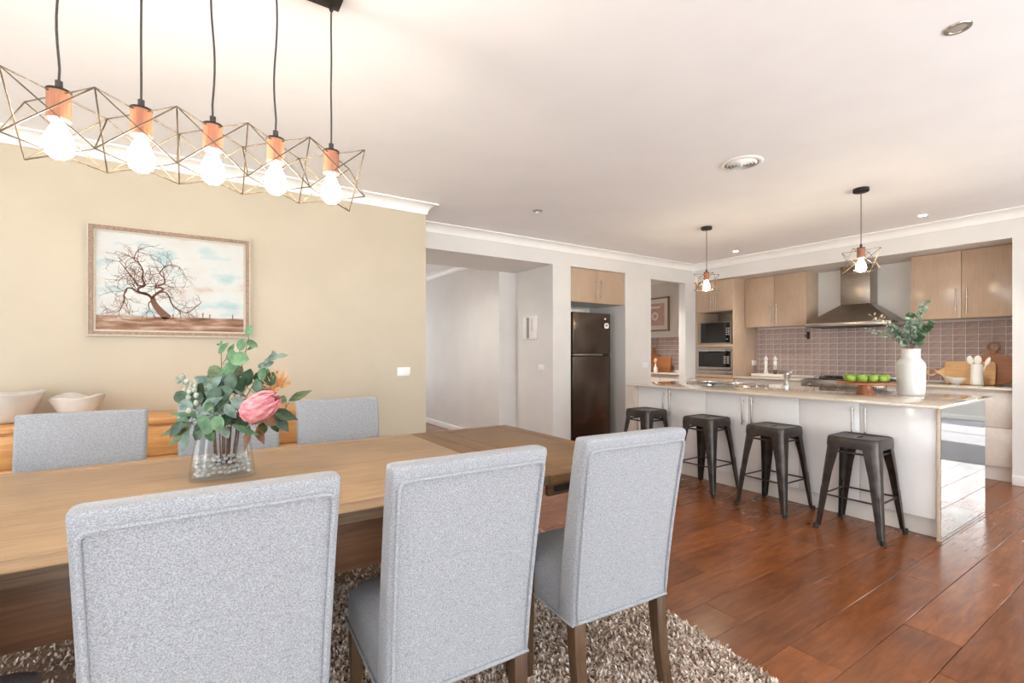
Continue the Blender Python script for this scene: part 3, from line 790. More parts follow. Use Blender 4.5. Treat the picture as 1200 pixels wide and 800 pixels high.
for k in range(5):
    a, b = cell_x[k], cell_x[k + 1]
    wire_cell(pl, 'wire_cage', [(a, ya, zt_), (a, yb, zt_), (a, ya, zb_), (a, yb, zb_), (b, ya, zt_), (b, yb, zt_), (b, ya, zb_), (b, yb, zb_)])

# kitchen pendants
def kpendant(x, y, label, rot):
    p = thing('pendant_light', label, 'pendant light', (x, y, CEIL), 0, 'single wire pendants over the island')
    MB().lathe([(.001, 0), (.056, 0), (.056, -.026), (.05, -.03), (.004, -.03)], 28, (x, y, CEIL)).build('ceiling_rose', 'black', p, smooth=True)
    MB().tube([(x, y, CEIL - .03), (x + .002, y, 2.36), (x, y, 2.13)], .0032, 8).build('cord', 'brass', p, smooth=True)
    socket_and_bulb(p, x, y, 2.10, 'bulb_k')
    h = .1; c_, s_ = math.cos(rot), math.sin(rot)
    def q(u, v, z): return (x + u * c_ - v * s_, y + u * s_ + v * c_, z)
    zt, zb = 2.083, 1.905
    wire_cell(p, 'wire_cage', [q(-h, -h, zt), q(-h, h, zt), q(-h, -h, zb), q(-h, h, zb), q(h, -h, zt), q(h, h, zt), q(h, -h, zb), q(h, h, zb)])
kpendant(4.556, 3.132, 'small wire star pendant with lit bulb nearer the ovens', .3)
kpendant(4.549, 1.70, 'small wire star pendant with lit bulb in front of the range hood', .75)

# ================================================================== CEILING FITTINGS
def beam(x, y, power, cone=100):  # spot for the lit downlights, and for added fill without a fitting
    l = bpy.data.lights.new('downlight_and_fill_beam', 'SPOT'); l.energy = power; l.spot_size = R(cone); l.spot_blend = .8; l.shadow_soft_size = .03; l.color = (1, .95, .89)
    lo = bpy.data.objects.new('downlight_and_fill_beam', l); C.objects.link(lo); lo.location = (x, y, CEIL - .012)
def downlight(x, y, lit, label, power=45):
    d = thing('downlight', label, 'downlight', (x, y, CEIL), 0, 'lit ceiling downlights' if lit else 'unlit ceiling downlights')
    m = MB().lathe([(.03, -.001), (.031, -.006), (.044, -.005), (.046, -.001)], 28, (x, y, CEIL)); m.f = m.f[:-2]
    m.build('trim_ring', 'ceiling' if lit else 'steel', d, smooth=True)
    m = MB().lathe([(.001, -.0015), (.03, -.0015), (.03, -.003), (.001, -.003)], 24, (x, y, CEIL)).build('lamp_face', 'led' if lit else 'chrome', d, smooth=True)
    if lit: beam(x, y, power)
downlight(2.63, .637, False, 'unlit chrome-rimmed downlight in the ceiling at top right')
downlight(2.69, 3.655, False, 'small unlit downlight in the ceiling near the hall opening')
downlight(5.952, 3.659, True, 'lit downlight above the oven tower')
downlight(5.93, 1.697, True, 'lit downlight in front of the right upper cabinets')
beam(5.9, 5.3, 110)        # added unseen spot that brightens the dark pantry
beam(2.1, 5.75, 46, 158)   # added unseen spot that lifts the hall wall and jamb
v = thing('ceiling_vent', 'round white louvred air vent in the ceiling', 'vent', (3.223, 1.936, CEIL))
m = MB().lathe([(.112, -.001), (.112, -.010), (.118, -.012), (.136, -.007), (.142, -.001)], 48, (3.223, 1.936, CEIL)); m.f = m.f[:-2]
m.build('outer_flange', 'trim', v, smooth=True)
for k in range(5):
    r0 = .102 - .021 * k; r1 = r0 - .013
    m = MB().lathe([(r0, -.004), (r1, -.020), (r1 - .0015, -.019), (r0 - .002, -.003)], 40, (3.223, 1.936, CEIL)); m.f = m.f[:-2]
    m.build('louvre_ring', 'trim', v, smooth=True)
MB().lathe([(.001, -.012), (.011, -.02), (.011, -.022), (.001, -.023)], 20, (3.223, 1.936, CEIL)).build('centre_cap', 'trim', v, smooth=True)
MB().lathe([(.001, -.0005), (.116, -.0005), (.116, -.002), (.001, -.002)], 32, (3.223, 1.936, CEIL)).build('duct_mouth', 'grey_plastic', v, smooth=True)

# ================================================================== WALL SWITCHES
def switch_y(name, x0, x1, z0, z1, y, label, cat, grp=None):
    s = thing(name, label, cat, ((x0 + x1) / 2, y - .001, z0))
    MB().box(x0, x1, y - .011, y - .001, z0, z1).build('cover_plate', 'plastic', s, bevel=.003)
    xc = x0 + (x1 - x0) * .62; zc = (z0 + z1) / 2
    MB().box(xc - .009, xc + .009, y - .0145, y - .011, zc - .014, zc + .014).build('rocker', 'plastic', s, bevel=.001)
    return s
switch_y('light_switch', 1.456, 1.576, 1.035, 1.112, 4.07, 'white wall switch plate on the cream wall near its corner', 'switch')
switch_y('power_outlet', 5.235, 5.36, 1.02, 1.105, YM, 'white power outlet on the wall between fridge and pantry opening', 'outlet')
s = thing('light_switch', 'white switch plate on the hall jamb below the intercom', 'switch', (3.639, 4.855, 1.015))
MB().box(3.629, 3.639, 4.8, 4.915, 1.015, 1.09).build('cover_plate', 'plastic', s, bevel=.003)
MB().box(3.6255, 3.629, 4.835, 4.853, 1.035, 1.07).build('rocker', 'plastic', s, bevel=.001)
s = thing('intercom', 'white wall intercom panel with grey handset slot on the hall jamb', 'intercom', (3.639, 5.08, 1.40))
MB().box(3.618, 3.639, 4.945, 5.225, 1.415, 1.715).build('housing', 'plastic', s, bevel=.006)
MB().box(3.598, 3.618, 5.165, 5.222, 1.418, 1.712).build('handset', 'plastic', s, bevel=.008)
MB().box(3.6155, 3.618, 5.105, 5.155, 1.43, 1.70).build('handset_slot', 'grey_plastic', s)
MB().box(3.6155, 3.618, 5.035, 5.042, 1.52, 1.68).build('indicator_strip', 'grey_plastic', s)

# ================================================================== KITCHEN ISLAND
IX = 4.075
CTZ0, CTZ1 = .88, .90
tag(MB().box(3.965, 5.17, 1.045, 3.73, CTZ0, CTZ1).solo('island_worktop', 'counter', (4.57, 2.39, CTZ0), bevel=.003), 'polished beige stone worktop on top of the white island', 'worktop')
def handle(parent, x, y, z0, z1, proj=.028, r=.0055, horizontal=False):
    if not horizontal:
        m = MB().tube([(x - proj, y, z0), (x - proj, y, z1)], r, 10)
        for z in (z0 + .03, z1 - .03): m.tube([(x - proj, y, z), (x, y, z)], r * .75, 8)
    m.build('handle', 'steel', parent, smooth=True)
def handle_y(parent, x, y, z0, z1, proj=.028, r=.0055):
    m = MB().tube([(x, y - proj, z0), (x, y - proj, z1)], r, 10)
    for z in (z0 + .03, z1 - .03): m.tube([(x, y - proj, z), (x, y, z)], r * .75, 8)
    m.build('handle', 'steel', parent, smooth=True)
edges = [1.092, 1.955, 2.805, 3.655]
names = ['island cabinet with two white doors behind the nearest stool', 'middle white island cabinet with two doors behind the second stools',
         'white island cabinet with two doors at the far left end']
joints = [1.53, 2.385, 3.254]
for i in range(3):
    y0, y1 = edges[i], edges[i + 1]; j = joints[i]
    c = thing('island_cabinet', names[i], 'cabinet', (IX, (y0 + y1) / 2, 0), 0, 'white island cabinets')
    MB().box(IX + .021, 4.98, y0 + .001, y1 - .001, .1505, .879).build('carcass', 'kick', c)
    for a, b in ((y0, j), (j, y1)):
        d = MB().box(IX, IX + .019, a + .0018, b - .0018, .135, .875).build('door', 'gloss_white', c, bevel=.0015)
        hy = b - .042 if b == j else a + .042
        handle(d, IX, hy, .60, .84)
tag(MB().box(IX + .06, IX + .075, 1.092, 3.655, .001, .15).solo('kickboard', 'kick', (IX + .06, 2.4, .001), bevel=.001), 'white kickboard along the bottom of the island', 'kickboard')
pn = thing('end_panel', 'tall mirror-gloss island end panel reflecting the floor', 'panel', (4.55, 1.08, 0))
MB().box(4.058, 5.05, 1.0685, 1.089, .001, .879).build('panel_core', 'beige_edge', pn, bevel=.001)
MB().box(4.0595, 5.0485, 1.0655, 1.0683, .003, .878).build('gloss_face', 'mirror_lam', pn)
tag(MB().box(4.07, 5.05, 3.66, 3.725, .001, .879).solo('filler_panel', 'beige_lam', (4.56, 3.69, .001), bevel=.002), 'beige filler panel closing the left end of the island', 'panel')
tag(MB().box(4.985, 5.003, 1.09, 3.655, .001, .879).solo('island_backing', 'beige_lam', (4.99, 2.4, .001)), 'beige back of the island facing the cooker', 'panel')
# sink rim and tap
sk = thing('sink', 'stainless double sink set in the island worktop', 'sink', (4.86, 3.05, .9))
for y0, y1 in ((2.72, 3.10), (3.13, 3.45)):
    m = MB(); r = rrect(4.62, 5.06, y0, y1, .04, 4); r2 = rrect(4.635, 5.045, y0 + .015, y1 - .015, .03, 4); n = len(r)
    vs = [(a, b, .9005) for a, b in r] + [(a, b, .906) for a, b in r] + [(a, b, .906) for a, b in r2] + [(a, b, .9008) for a, b in r2]
    fs = [(k * n + i, k * n + (i + 1) % n, (k + 1) * n + (i + 1) % n, (k + 1) * n + i) for k in range(3) for i in range(n)] + [tuple(3 * n + i for i in range(n))]
    m.add(vs, fs).build('basin', 'chrome', sk, smooth=True)
tp = thing('tap', 'chrome mixer tap with a lever standing by the sink', 'tap', (5.08, 2.56, .9))
MB().lathe([(.026, .0005), (.026, .006), (.02, .01), (.02, .1), (.022, .104), (.022, .128), (.012, .132)], 20, (5.08, 2.56, .9)).build('tap_body', 'chrome', tp, smooth=True)
MB().tube([(5.08, 2.545, .975), (5.02, 2.50, 1.02), (4.97, 2.46, 1.045)], .011, 10).build('spout', 'chrome', tp, smooth=True)
MB().tube([(5.08, 2.56, 1.03), (5.1, 2.5, 1.06)], .006, 8).build('lever', 'chrome', tp, smooth=True)
dr = thing('drying_rack', 'small white dish tidy at the far left of the island worktop', 'rack', (4.95, 3.6, .9))
MB().box(4.9, 5.0, 3.57, 3.63, .9005, .912).build('tray', 'ceramic', dr, bevel=.004)
MB().tube([(4.9, 3.57, .93), (5.0, 3.57, .93), (5.0, 3.63, .93), (4.9, 3.63, .93)], .0025, 6, closed=True).build('wire_rim', 'chrome', dr)
w_ = MB()
for a, b in ((4.9, 3.57), (5.0, 3.57), (5.0, 3.63), (4.9, 3.63), (4.95, 3.57), (4.95, 3.63)): w_.tube([(a, b, .911), (a, b, .93)], .002, 6)
w_.build('wire_post', 'chrome', dr)

# ================================================================== STOOLS
def make_stool(label, loc, rz):
    t = thing('bar_stool', label, 'stool', loc, rz, 'gunmetal stools along the island')
    H = .66; a = .152
    m = MB(); r = rrect(-a, a, -a, a, .035, 5); n = len(r)
    def sc(f, z): return [(x * f, y * f, z) for x, y in r]
    slot = rrect(-.045, .045, -.011, .011, .0105, 5)
    rings = [sc(1.035, H - .072), sc(1.03, H - .04), sc(1.01, H - .012), sc(.985, H - .003), sc(.955, H), sc(.93, H - .0015), sc(.9, H - .005)]
    rings.append([(slot[i][0], slot[i][1], H - .008) for i in range(n)]); rings.append([(slot[i][0], slot[i][1], H - .02) for i in range(n)])
    rings.append([(slot[i][0] * 1.02, slot[i][1] * 1.02, H - .02) for i in range(n)]); rings.append(sc(.95, H - .02)); rings.append(sc(1.01, H - .072))
    vs = [p for q in rings for p in q]; K = len(rings)
    fs = [(k * n + i, k * n + (i + 1) % n, ((k + 1) % K) * n + (i + 1) % n, ((k + 1) % K) * n + i) for k in range(K) for i in range(n)]
    m.add(vs, fs).build('seat', 'gun', t, world=False, smooth=True, angle=50)
    foot = .201
    for sx, sy in ((1, 1), (-1, 1), (-1, -1), (1, -1)):
        # folded sheet leg: L section with rounded outer corner, tapering
        top_c, bot_c = a * 1.02, foot; lv = []; prof_n = 0
        for (z, u) in ((H - .066, 0), (H * .62, .36), (H * .3, .7), (.022, 1)):
            c = top_c + (bot_c - top_c) * u; w = .088 - .055 * u ** .8; rr = .028 * (1 - u) + .014; th_ = .0035
            o_, i_ = [], []
            o_.append((c - w, c)); i_.append((c - w, c - th_))
            for k in range(6):
                q = R(90 - 90 * k / 5); o_.append((c - rr + rr * math.cos(q), c - rr + rr * math.sin(q))); i_.append((c - rr + (rr - th_) * math.cos(q), c - rr + (rr - th_) * math.sin(q)))
            o_.append((c, c - w)); i_.append((c - th_, c - w))
            sec = o_ + i_[::-1]; prof_n = len(sec); lv += [(x * sx, y * sy, z) for x, y in sec]
        lf_ = [(k * prof_n + i, k * prof_n + (i + 1) % prof_n, (k + 1) * prof_n + (i + 1) % prof_n, (k + 1) * prof_n + i) for k in range(3) for i in range(prof_n)]
        lf_ += [tuple(range(prof_n - 1, -1, -1)), tuple(3 * prof_n + i for i in range(prof_n))]
        lg = MB().add(lv, lf_).build('leg', 'gun', t, world=False, smooth=True, angle=45)
        # raised rib on the lower half, and rubber foot
        P = [((top_c + (bot_c - top_c) * u - .0115) * sx, (top_c + (bot_c - top_c) * u - .0115) * sy, H - .066 + (.022 - H + .066) * u) for u in (.52, .56, .75, 1.0)]
        MB().tube(P, .011, 10, taper=.012).build('leg_rib', 'gun', lg, world=False, smooth=True)
        MB().lathe([(.012, 0), (.017, .003), (.018, .022), (.016, .03)], 14, (foot * sx * .985, foot * sy * .985, .001)).build('rubber_foot', 'rubber', lg, world=False, smooth=True)
    def leg_c(z): u = (H - .066 - z) / (H - .088); return top_c + (foot - top_c) * u
    for z, ww in ((.245, .010), (.555, .012)):
        c = leg_c(z) - .018
        for p, q in (((-c, -c), (c, -c)), ((c, -c), (c, c)), ((c, c), (-c, c)), ((-c, c), (-c, -c))):
            MB().tube([(p[0], p[1], z), (q[0], q[1], z)], ww * .62, 8).build('rung', 'gun', t, world=False, smooth=True)
    return t
st = make_stool('gunmetal bar stool nearest the island end panel, at right of the row', (3.868, 1.452, 0), R(1))
dup(st, (3.868, 2.05, 0), R(-2), 'second gunmetal bar stool from the right, along the island')
dup(st, (3.868, 2.66, 0), R(1), 'third gunmetal bar stool from the right, just right of a chair back')
dup(st, (3.868, 3.36, 0), R(-1), 'leftmost gunmetal bar stool, partly hidden behind the right chair back')

# ================================================================== OVEN TOWER
OX = 6.45
tw_ = thing('oven_tower', 'tall taupe woodgrain cabinet tower holding two microwave ovens', 'cabinet', (6.75, 4.3, 0))
y0, y1 = 3.991, 4.622
sideb = dict(bevel=.001)
MB().box(OX, 7.044, y0, y0 + .02, .001, 2.32).build('side_panel', 'oak_lam', tw_, **sideb)
MB().box(OX, 7.044, y1 - .02, y1, .001, 2.32).build('side_panel', 'oak_lam', tw_, **sideb)
MB().box(OX + .02, 7.044, y0 + .02, y1 - .02, 1.855, 2.32).build('top_carcass', 'oak_lam', tw_)
MB().box(OX, 7.044, y0 + .02, y1 - .02, 1.325, 1.365).build('shelf', 'oak_lam', tw_, **sideb)
MB().box(OX, 7.044, y0 + .02, y1 - .02, .865, .915).build('shelf', 'oak_lam', tw_, **sideb)
MB().box(7.0, 7.044, y0 + .02, y1 - .02, .915, 1.855).build('back_panel', 'hood_steel', tw_)
yc = (y0 + y1) / 2
for a, b, hy in ((y0 + .003, yc - .0015, yc - .045), (yc + .0015, y1 - .003, yc + .045)):
    d = MB().box(OX - .001, OX + .018, a, b, 1.868, 2.318).build('door', 'oak_lam', tw_, bevel=.0015); handle(d, OX - .001, hy, 1.9, 2.12)
d = MB().box(OX - .001, OX + .018, y0 + .003, y1 - .003, .13, .86).build('drawer_front', 'oak_lam', tw_, bevel=.0015)
MB().box(OX + .05, 7.044, y0 + .02, y1 - .02, .001, .12).build('plinth', 'kick', tw_)
mw = thing('microwave', 'black microwave with steel trim in the upper niche of the tower', 'microwave', (6.75, 4.3, 1.3655))
MB().box(6.47, 6.9, 4.035, 4.575, 1.37, 1.70).build('casing', 'steel', mw, bevel=.004)
MB().box(6.462, 6.47, 4.05, 4.545, 1.385, 1.69).build('door', 'dark_glass', mw, bevel=.002)
MB().box(6.4605, 6.462, 4.16, 4.53, 1.41, 1.67).build('door_window', 'window_mesh', mw)
MB().box(6.456, 6.4615, 4.035, 4.051, 1.375, 1.695).build('door_edge', 'steel', mw)
MB().box(6.456, 6.4615, 4.051, 4.55, 1.372, 1.386).build('door_edge', 'steel', mw)
for i in range(4):
    for j in range(2): MB().box(6.4608, 6.4622, 4.065 + j * .035, 4.09 + j * .035, 1.5 + i * .03, 1.518 + i * .03).build('button', 'grey_plastic', mw)
MB().lathe([(.014, 0), (.014, .01), (.011, .014)], 14).xf(Matrix.Translation((6.462, 4.1, 1.44)) @ Matrix.Rotation(R(-90), 4, 'Y')).build('dial', 'steel', mw, smooth=True)
ov = thing('built_in_oven', 'steel framed built-in microwave oven in the lower niche', 'oven', (6.75, 4.3, .9155))
fy0, fy1, fz0, fz1 = 4.013, 4.60, .918, 1.322
fr = MB(); fr.box(6.452, 6.47, fy0, fy1, fz0, fz0 + .06); fr.box(6.452, 6.47, fy0, fy1, fz1 - .055, fz1); fr.box(6.452, 6.47, fy0, fy0 + .03, fz0 + .06, fz1 - .055); fr.box(6.452, 6.47, fy1 - .03, fy1, fz0 + .06, fz1 - .055)
fr.build('trim_frame', 'steel', ov, bevel=.002)
MB().box(6.47, 6.95, 4.03, 4.585, .93, 1.31).build('casing', 'black', ov)
MB().box(6.455, 6.47, 4.046, 4.567, 1.03, 1.265).build('door', 'dark_glass', ov, bevel=.002)
MB().box(6.4535, 6.455, 4.2, 4.5, 1.06, 1.235).build('door_window', 'window_mesh', ov)
MB().box(6.444, 6.47, 4.046, 4.567, .985, 1.027).build('lower_rail', 'steel', ov, bevel=.003)
MB().box(6.446, 6.47, 4.046, 4.567, 1.262, 1.275).build('upper_rail', 'chrome', ov, bevel=.002)
for i in range(4):
    for j in range(2): MB().box(6.4537, 6.455, 4.07 + j * .05, 4.105 + j * .05, 1.08 + i * .03, 1.1 + i * .03).build('button', 'grey_plastic', ov)

# ================================================================== UPPER CABINETS, HOOD, COOKER
def upper_cab(y0, y1, z0, z1, label, filler=None):
    c = thing('upper_cabinet', label, 'cabinet', (6.88, (y0 + y1) / 2, z0))
    MB().box(6.742, 7.042, y0, y1, z0, z1).build('carcass', 'oak_lam', c, bevel=.001)
    yc = (y0 + y1) / 2
    for a, b, hy in ((y0, yc - .0015, yc - .045), (yc + .0015, y1, yc + .045)):
        d = MB().box(6.722, 6.741, a + .001, b - .001, z0 + .002, z1 - .003).build('door', 'oak_lam', c, bevel=.0015); handle(d, 6.722, hy, z0 + .05, z0 + .31)
    return c
upper_cab(3.135, 3.985, 1.607, 2.322, 'taupe two-door upper cabinet left of the range hood')
upper_cab(1.168, 2.03, 1.607, 2.322, 'taupe two-door upper cabinet right of the range hood')
hd = thing('range_hood', 'stainless steel canopy range hood above the cooker', 'range hood', (6.8, 2.6, 1.56))
hy0, hy1 = 2.155, 3.075
MB().box(6.55, 7.042, hy0, hy1, 1.565, 1.612).build('canopy_rim', 'steel', hd, bevel=.002)
MB().hexa([(6.55, hy0, 1.612), (7.042, hy0, 1.612), (7.042, hy1, 1.612), (6.55, hy1, 1.612)],
          [(6.82, 2.455, 1.845), (7.042, 2.455, 1.845), (7.042, 2.775, 1.845), (6.82, 2.775, 1.845)]).build('canopy', 'hood_steel', hd, bevel=.002)
MB().box(6.82, 7.042, 2.455, 2.775, 1.845, 2.324).build('flue', 'hood_steel', hd, bevel=.002)
MB().box(6.6, 7.0, 2.2, 3.03, 1.56, 1.565).build('filter', 'black', hd)
ck = thing('cooker', 'freestanding stainless cooker with black hob under the hood', 'cooker', (6.74, 2.62, 0))
MB().box(6.46, 7.036, 2.175, 3.06, .08, .905).build('body', 'steel', ck, bevel=.003)
MB().box(6.44, 6.46, 2.2, 3.04, .2, .74).build('oven_door', 'dark_glass', ck, bevel=.003)
MB().tube([(6.41, 2.25, .72), (6.41, 2.99, .72)], .01, 10).tube([(6.41, 2.28, .72), (6.44, 2.28, .72)], .008, 8).tube([(6.41, 2.96, .72), (6.44, 2.96, .72)], .008, 8).build('door_handle', 'steel', ck, smooth=True)
MB().box(6.44, 6.46, 2.18, 3.055, .77, .9).build('control_panel', 'steel', ck, bevel=.003)
MB().box(6.48, 6.96, 2.195, 3.04, .905, .912).build('hob', 'dark_glass', ck, bevel=.002)
MB().box(6.985, 7.036, 2.175, 3.06, .905, .95).build('back_rail', 'steel', ck, bevel=.004)
for i in range(6): MB().lathe([(.02, 0), (.02, .02), (.016, .026)], 14).xf(Matrix.Translation((6.44, 2.27 + i * .14, .835)) @ Matrix.Rotation(R(-90), 4, 'Y')).build('knob', 'steel', ck, smooth=True)
for cx_, cy_ in ((6.6, 2.36), (6.84, 2.36), (6.6, 2.87), (6.84, 2.87), (6.72, 2.62)):
    m = MB().lathe([(.05, .912), (.05, .924), (.02, .926)], 18, (cx_, cy_, 0))
    for a in range(4):
        q = R(45 + 90 * a); m.tube([(cx_ + .02 * math.cos(q), cy_ + .02 * math.sin(q), .938), (cx_ + .11 * math.cos(q), cy_ + .11 * math.sin(q), .938), (cx_ + .11 * math.cos(q), cy_ + .11 * math.sin(q), .912)], .005, 6)
    m.build('trivet', 'black', ck)
for a, b in ((.08, 0),):
    for lx in (6.5, 6.98):
        for ly in (2.22, 3.0): MB().lathe([(.02, .001), (.02, .08)], 12, (lx, ly, 0)).build('foot', 'black', ck)

def base_cab(y0, y1, label, fronts):
    c = thing('base_cabinet', label, 'cabinet', (6.76, (y0 + y1) / 2, 0))
    MB().box(OX + .022, 7.044, y0, y1, .135, .879).build('carcass', 'beige_lam', c)
    for a, b, z0, z1, nm in fronts: MB().box(OX + .002, OX + .021, a + .002, b - .002, z0 + .002, z1 - .002).build(nm, 'beige_lam', c, bevel=.002)
    MB().box(OX + .045, OX + .06, y0, y1, .001, .134).build('plinth', 'kick', c)
base_cab(1.168, 2.168, 'beige base cabinet with wide drawers right of the cooker', [(1.168, 2.168, .515, .852, 'drawer'), (1.168, 2.168, .14, .515, 'drawer')])
base_cab(3.066, 3.985, 'beige base cabinet with two doors left of the cooker', [(3.066, 3.525, .14, .852, 'door'), (3.525, 3.985, .14, .852, 'door')])
tag(MB().box(6.43, 7.036, 1.168, 2.17, .88, .9).solo('back_worktop', 'counter', (6.73, 1.67, .88), bevel=.003), 'beige stone worktop under the cutting boards', 'worktop')
tag(MB().box(6.43, 7.036, 3.065, 3.985, .88, .9).solo('back_worktop', 'counter', (6.73, 3.5, .88), bevel=.003), 'beige stone worktop under the two pepper mills', 'worktop')

# ================================================================== FRIDGE AND CABINET ABOVE
fg = thing('fridge', 'tall dark stainless two-door fridge in the alcove', 'fridge', (4.4, 5.0, 0))
fx0, fx1, fy = 4.065, 4.742, 4.75
MB().box(fx0 + .002, fx1 - .002, fy + .06, 5.34, .03, 1.765).build('cabinet_body', 'black', fg, bevel=.004)
d1 = MB().box(fx0, fx1, fy, fy + .055, 1.225, 1.775).build('freezer_door', 'fridge', fg, bevel=.006)
d2 = MB().box(fx0, fx1, fy, fy + .055, .06, 1.19).build('fridge_door', 'fridge', fg, bevel=.006)
MB().box(fx0 + .004, fx1 - .15, fy - .004, fy + .05, 1.203, 1.222).build('door_grip', 'steel', fg, bevel=.003)
MB().box(fx0 + .01, fx1 - .004, fy + .012, fy + .06, 1.19, 1.225).build('door_gap', 'dark_slot', fg)
MB().box(fx1 - .15, fx1 - .01, fy + .002, fy + .03, 1.196, 1.218).build('hinge_cover', 'black', fg)
MB().box(fx1 - .115, fx1 - .085, fy - .0022, fy, 1.69, 1.713).build('badge', 'plastic', d1)
MB().box(fx1 - .15, fx1 - .12, fy - .002, fy, 1.575, 1.64).build('sticker', 'dark_slot', d1)
MB().prism(rrect(fx1 - .118, fx1 - .03, 1.57, 1.645, .03), fy - .002, fy, 'XZ').build('sticker', 'plastic', d1)
MB().prism(rrect(fx1 - .095, fx1 - .05, 1.6, 1.625, .01), fy - .003, fy - .002, 'XZ').build('sticker', 'grey_plastic', d1)
for lx in (fx0 + .05, fx1 - .05): MB().lathe([(.02, .001), (.02, .06)], 12, (lx, fy + .1, 0)).build('foot', 'black', fg)
fc = thing('fridge_cabinet', 'taupe two-door cabinet in the wall above the fridge', 'cabinet', (4.417, 4.9, 1.9))
MB().box(3.93, 4.905, 4.672, 5.2, 1.895, 2.333).build('carcass', 'oak_lam', fc)
for a, b, hx in ((3.93, 4.416, 4.375), (4.419, 4.905, 4.46)):
    d = MB().box(a, b, 4.652, 4.671, 1.897, 2.331).build('door', 'oak_lam', fc, bevel=.0015); handle_y(d, hx, 4.652, 1.95, 2.2)
# flat cartons stored on the fridge
tag(MB().box(4.0 + .08, 4.36, 4.86, 5.15, 1.7655, 1.82).solo('carton', 'ceramic', (4.22, 5.0, 1.7655), bevel=.003), 'flat white carton lying on top of the fridge', 'carton')

# ================================================================== PANTRY
pc = thing('pantry_cabinet', 'beige pantry cabinet seen through the wall opening', 'cabinet', (6.75, 5.5, 0))
MB().box(6.47, 7.03, 4.76, 6.44, .1, .879).build('carcass', 'beige_lam', pc)
for i in range(3): MB().box(6.45, 6.469, 4.765 + i * .558, 5.318 + i * .558, .14, .85).build('door', 'beige_lam', pc, bevel=.002)
MB().box(6.52, 6.54, 4.76, 6.44, .001, .1).build('plinth', 'kick', pc)
tag(MB().box(6.43, 7.035, 4.756, 6.445, .88, .9).solo('pantry_worktop', 'counter', (6.73, 5.6, .88), bevel=.003), 'pale stone worktop inside the pantry', 'worktop')
pp = thing('framed_print', 'framed dusty pink botanical print on the pantry wall', 'picture', (7.046, 5.93, 1.63))
fyA, fyB, fzA, fzB = 5.585, 6.22, 1.63, 2.25
def xbox(mb, y0, y1, z0, z1, x0, x1): return mb.box(x0, x1, y0, y1, z0, z1)
for a in ((fyA, fyB, fzA, fzA + .03), (fyA, fyB, fzB - .03, fzB), (fyA, fyA + .03, fzA + .03, fzB - .03), (fyB - .03, fyB, fzA + .03, fzB - .03)):
    xbox(MB(), *a, 7.02, 7.046).build('frame_rail', 'frame_wood', pp)
xbox(MB(), fyA + .03, fyB - .03, fzA + .03, fzB - .03, 7.034, 7.044).build('mat_board', 'mat_board', pp)
xbox(MB(), fyA + .11, fyB - .11, fzA + .11, fzB - .11, 7.031, 7.034).build('print', 'print_pink', pp)
mo = MB()
for k in range(12):
    a = 2 * math.pi * k / 12; c_ = ((fyA + fyB) / 2, (fzA + fzB) / 2 - .03)
    mo.lathe([(.001, 0), (.022, 0), (.022, .0008), (.001, .0008)], 10).xf(Matrix.Translation((7.031, c_[0] + .06 * math.cos(a), c_[1] + .06 * math.sin(a))) @ Matrix.Rotation(R(-90), 4, 'Y'), len(mo.v) - 40)
mo.box(7.0302, 7.031, fyA + .2, fyB - .2, fzB - .2, fzB - .16)
mo.build('printed_flower', 'print_white', pp)

def board_yz(name, label, poly, x, th, mat, lean, cat='cutting board', hole=None, group=None):
    """board cut from an outline in the YZ plane, leaning back against the wall by lean degrees about its foot"""
    zb = min(b for a, b in poly); yc_ = sum(a for a, b in poly) / len(poly)
    m = MB()
    m.prism([(a - yc_, b - zb) for a, b in poly], 0, th, 'YZ')
    o = bpy.data.objects.new(name, m.data(name, mat, bevel=.003, segs=2)); C.objects.link(o)
    o.location = (x, yc_, zb); o.rotation_euler = (0, R(lean), 0)
    return tag(o, label, cat, group)
def paddle_ring(parent, y, z, x, r, w, th, mat):
    m = MB(); n = 24; vs = []
    for k in range(n):
        a = 2 * math.pi * k / n
        for rr, xx in ((r, x), (r, x + th), (r - w, x + th), (r - w, x)): vs.append((xx, y + rr * math.cos(a), z + rr * math.sin(a)))
    fs = [(k * 4 + i, k * 4 + (i + 1) % 4, ((k + 1) % n) * 4 + (i + 1) % 4, ((k + 1) % n) * 4 + i) for k in range(n) for i in range(4)]
    o = bpy.data.objects.new('ring_handle', m.add(vs, fs).data('ring_handle', mat, bevel=.002, segs=1)); C.objects.link(o); o.parent = parent
# kitchen boards: dark oval paddle behind, pale paddle in front
def ellipse(cy, cz, a, b, n=40): return [(cy + a * math.cos(2 * math.pi * k / n), cz + b * math.sin(2 * math.pi * k / n)) for k in range(n)]
cz_ = .9012
db = board_yz('cutting_board', 'dark oval cutting board with ring handle leaning at the back', ellipse(1.415, cz_ + .165, .215, .165), 6.972, .018, 'board_dark', 4, group=None)
m_ = MB().box(0, .018, -.022, .022, .315, .36); o = bpy.data.objects.new('handle_neck', m_.data('handle_neck', 'board_dark', bevel=.003)); C.objects.link(o); o.parent = db
paddle_ring(db, 0, .405, 0, .053, .018, .018, 'board_dark')
poly = [(1.385, 0), (1.385, .235)] ; bz = cz_
poly = rrect(1.385, 1.79, bz, bz + .245, .03, 4)
lb = board_yz('cutting_board', 'pale maple cutting board with ring handle pointing left', poly, 6.925, .018, 'board_light', 4)
yc0 = sum(a for a, b in poly) / len(poly)
nk = MB().prism([(.2, .07), (.2, .18), (.25, .145), (.275, .135), (.275, .112), (.25, .1)], 0, .018, 'YZ')
o = bpy.data.objects.new('handle_neck', nk.data('handle_neck', 'board_light', bevel=.002, segs=1)); C.objects.link(o); o.parent = lb
paddle_ring(lb, .315, .122, 0, .046, .014, .018, 'board_light')
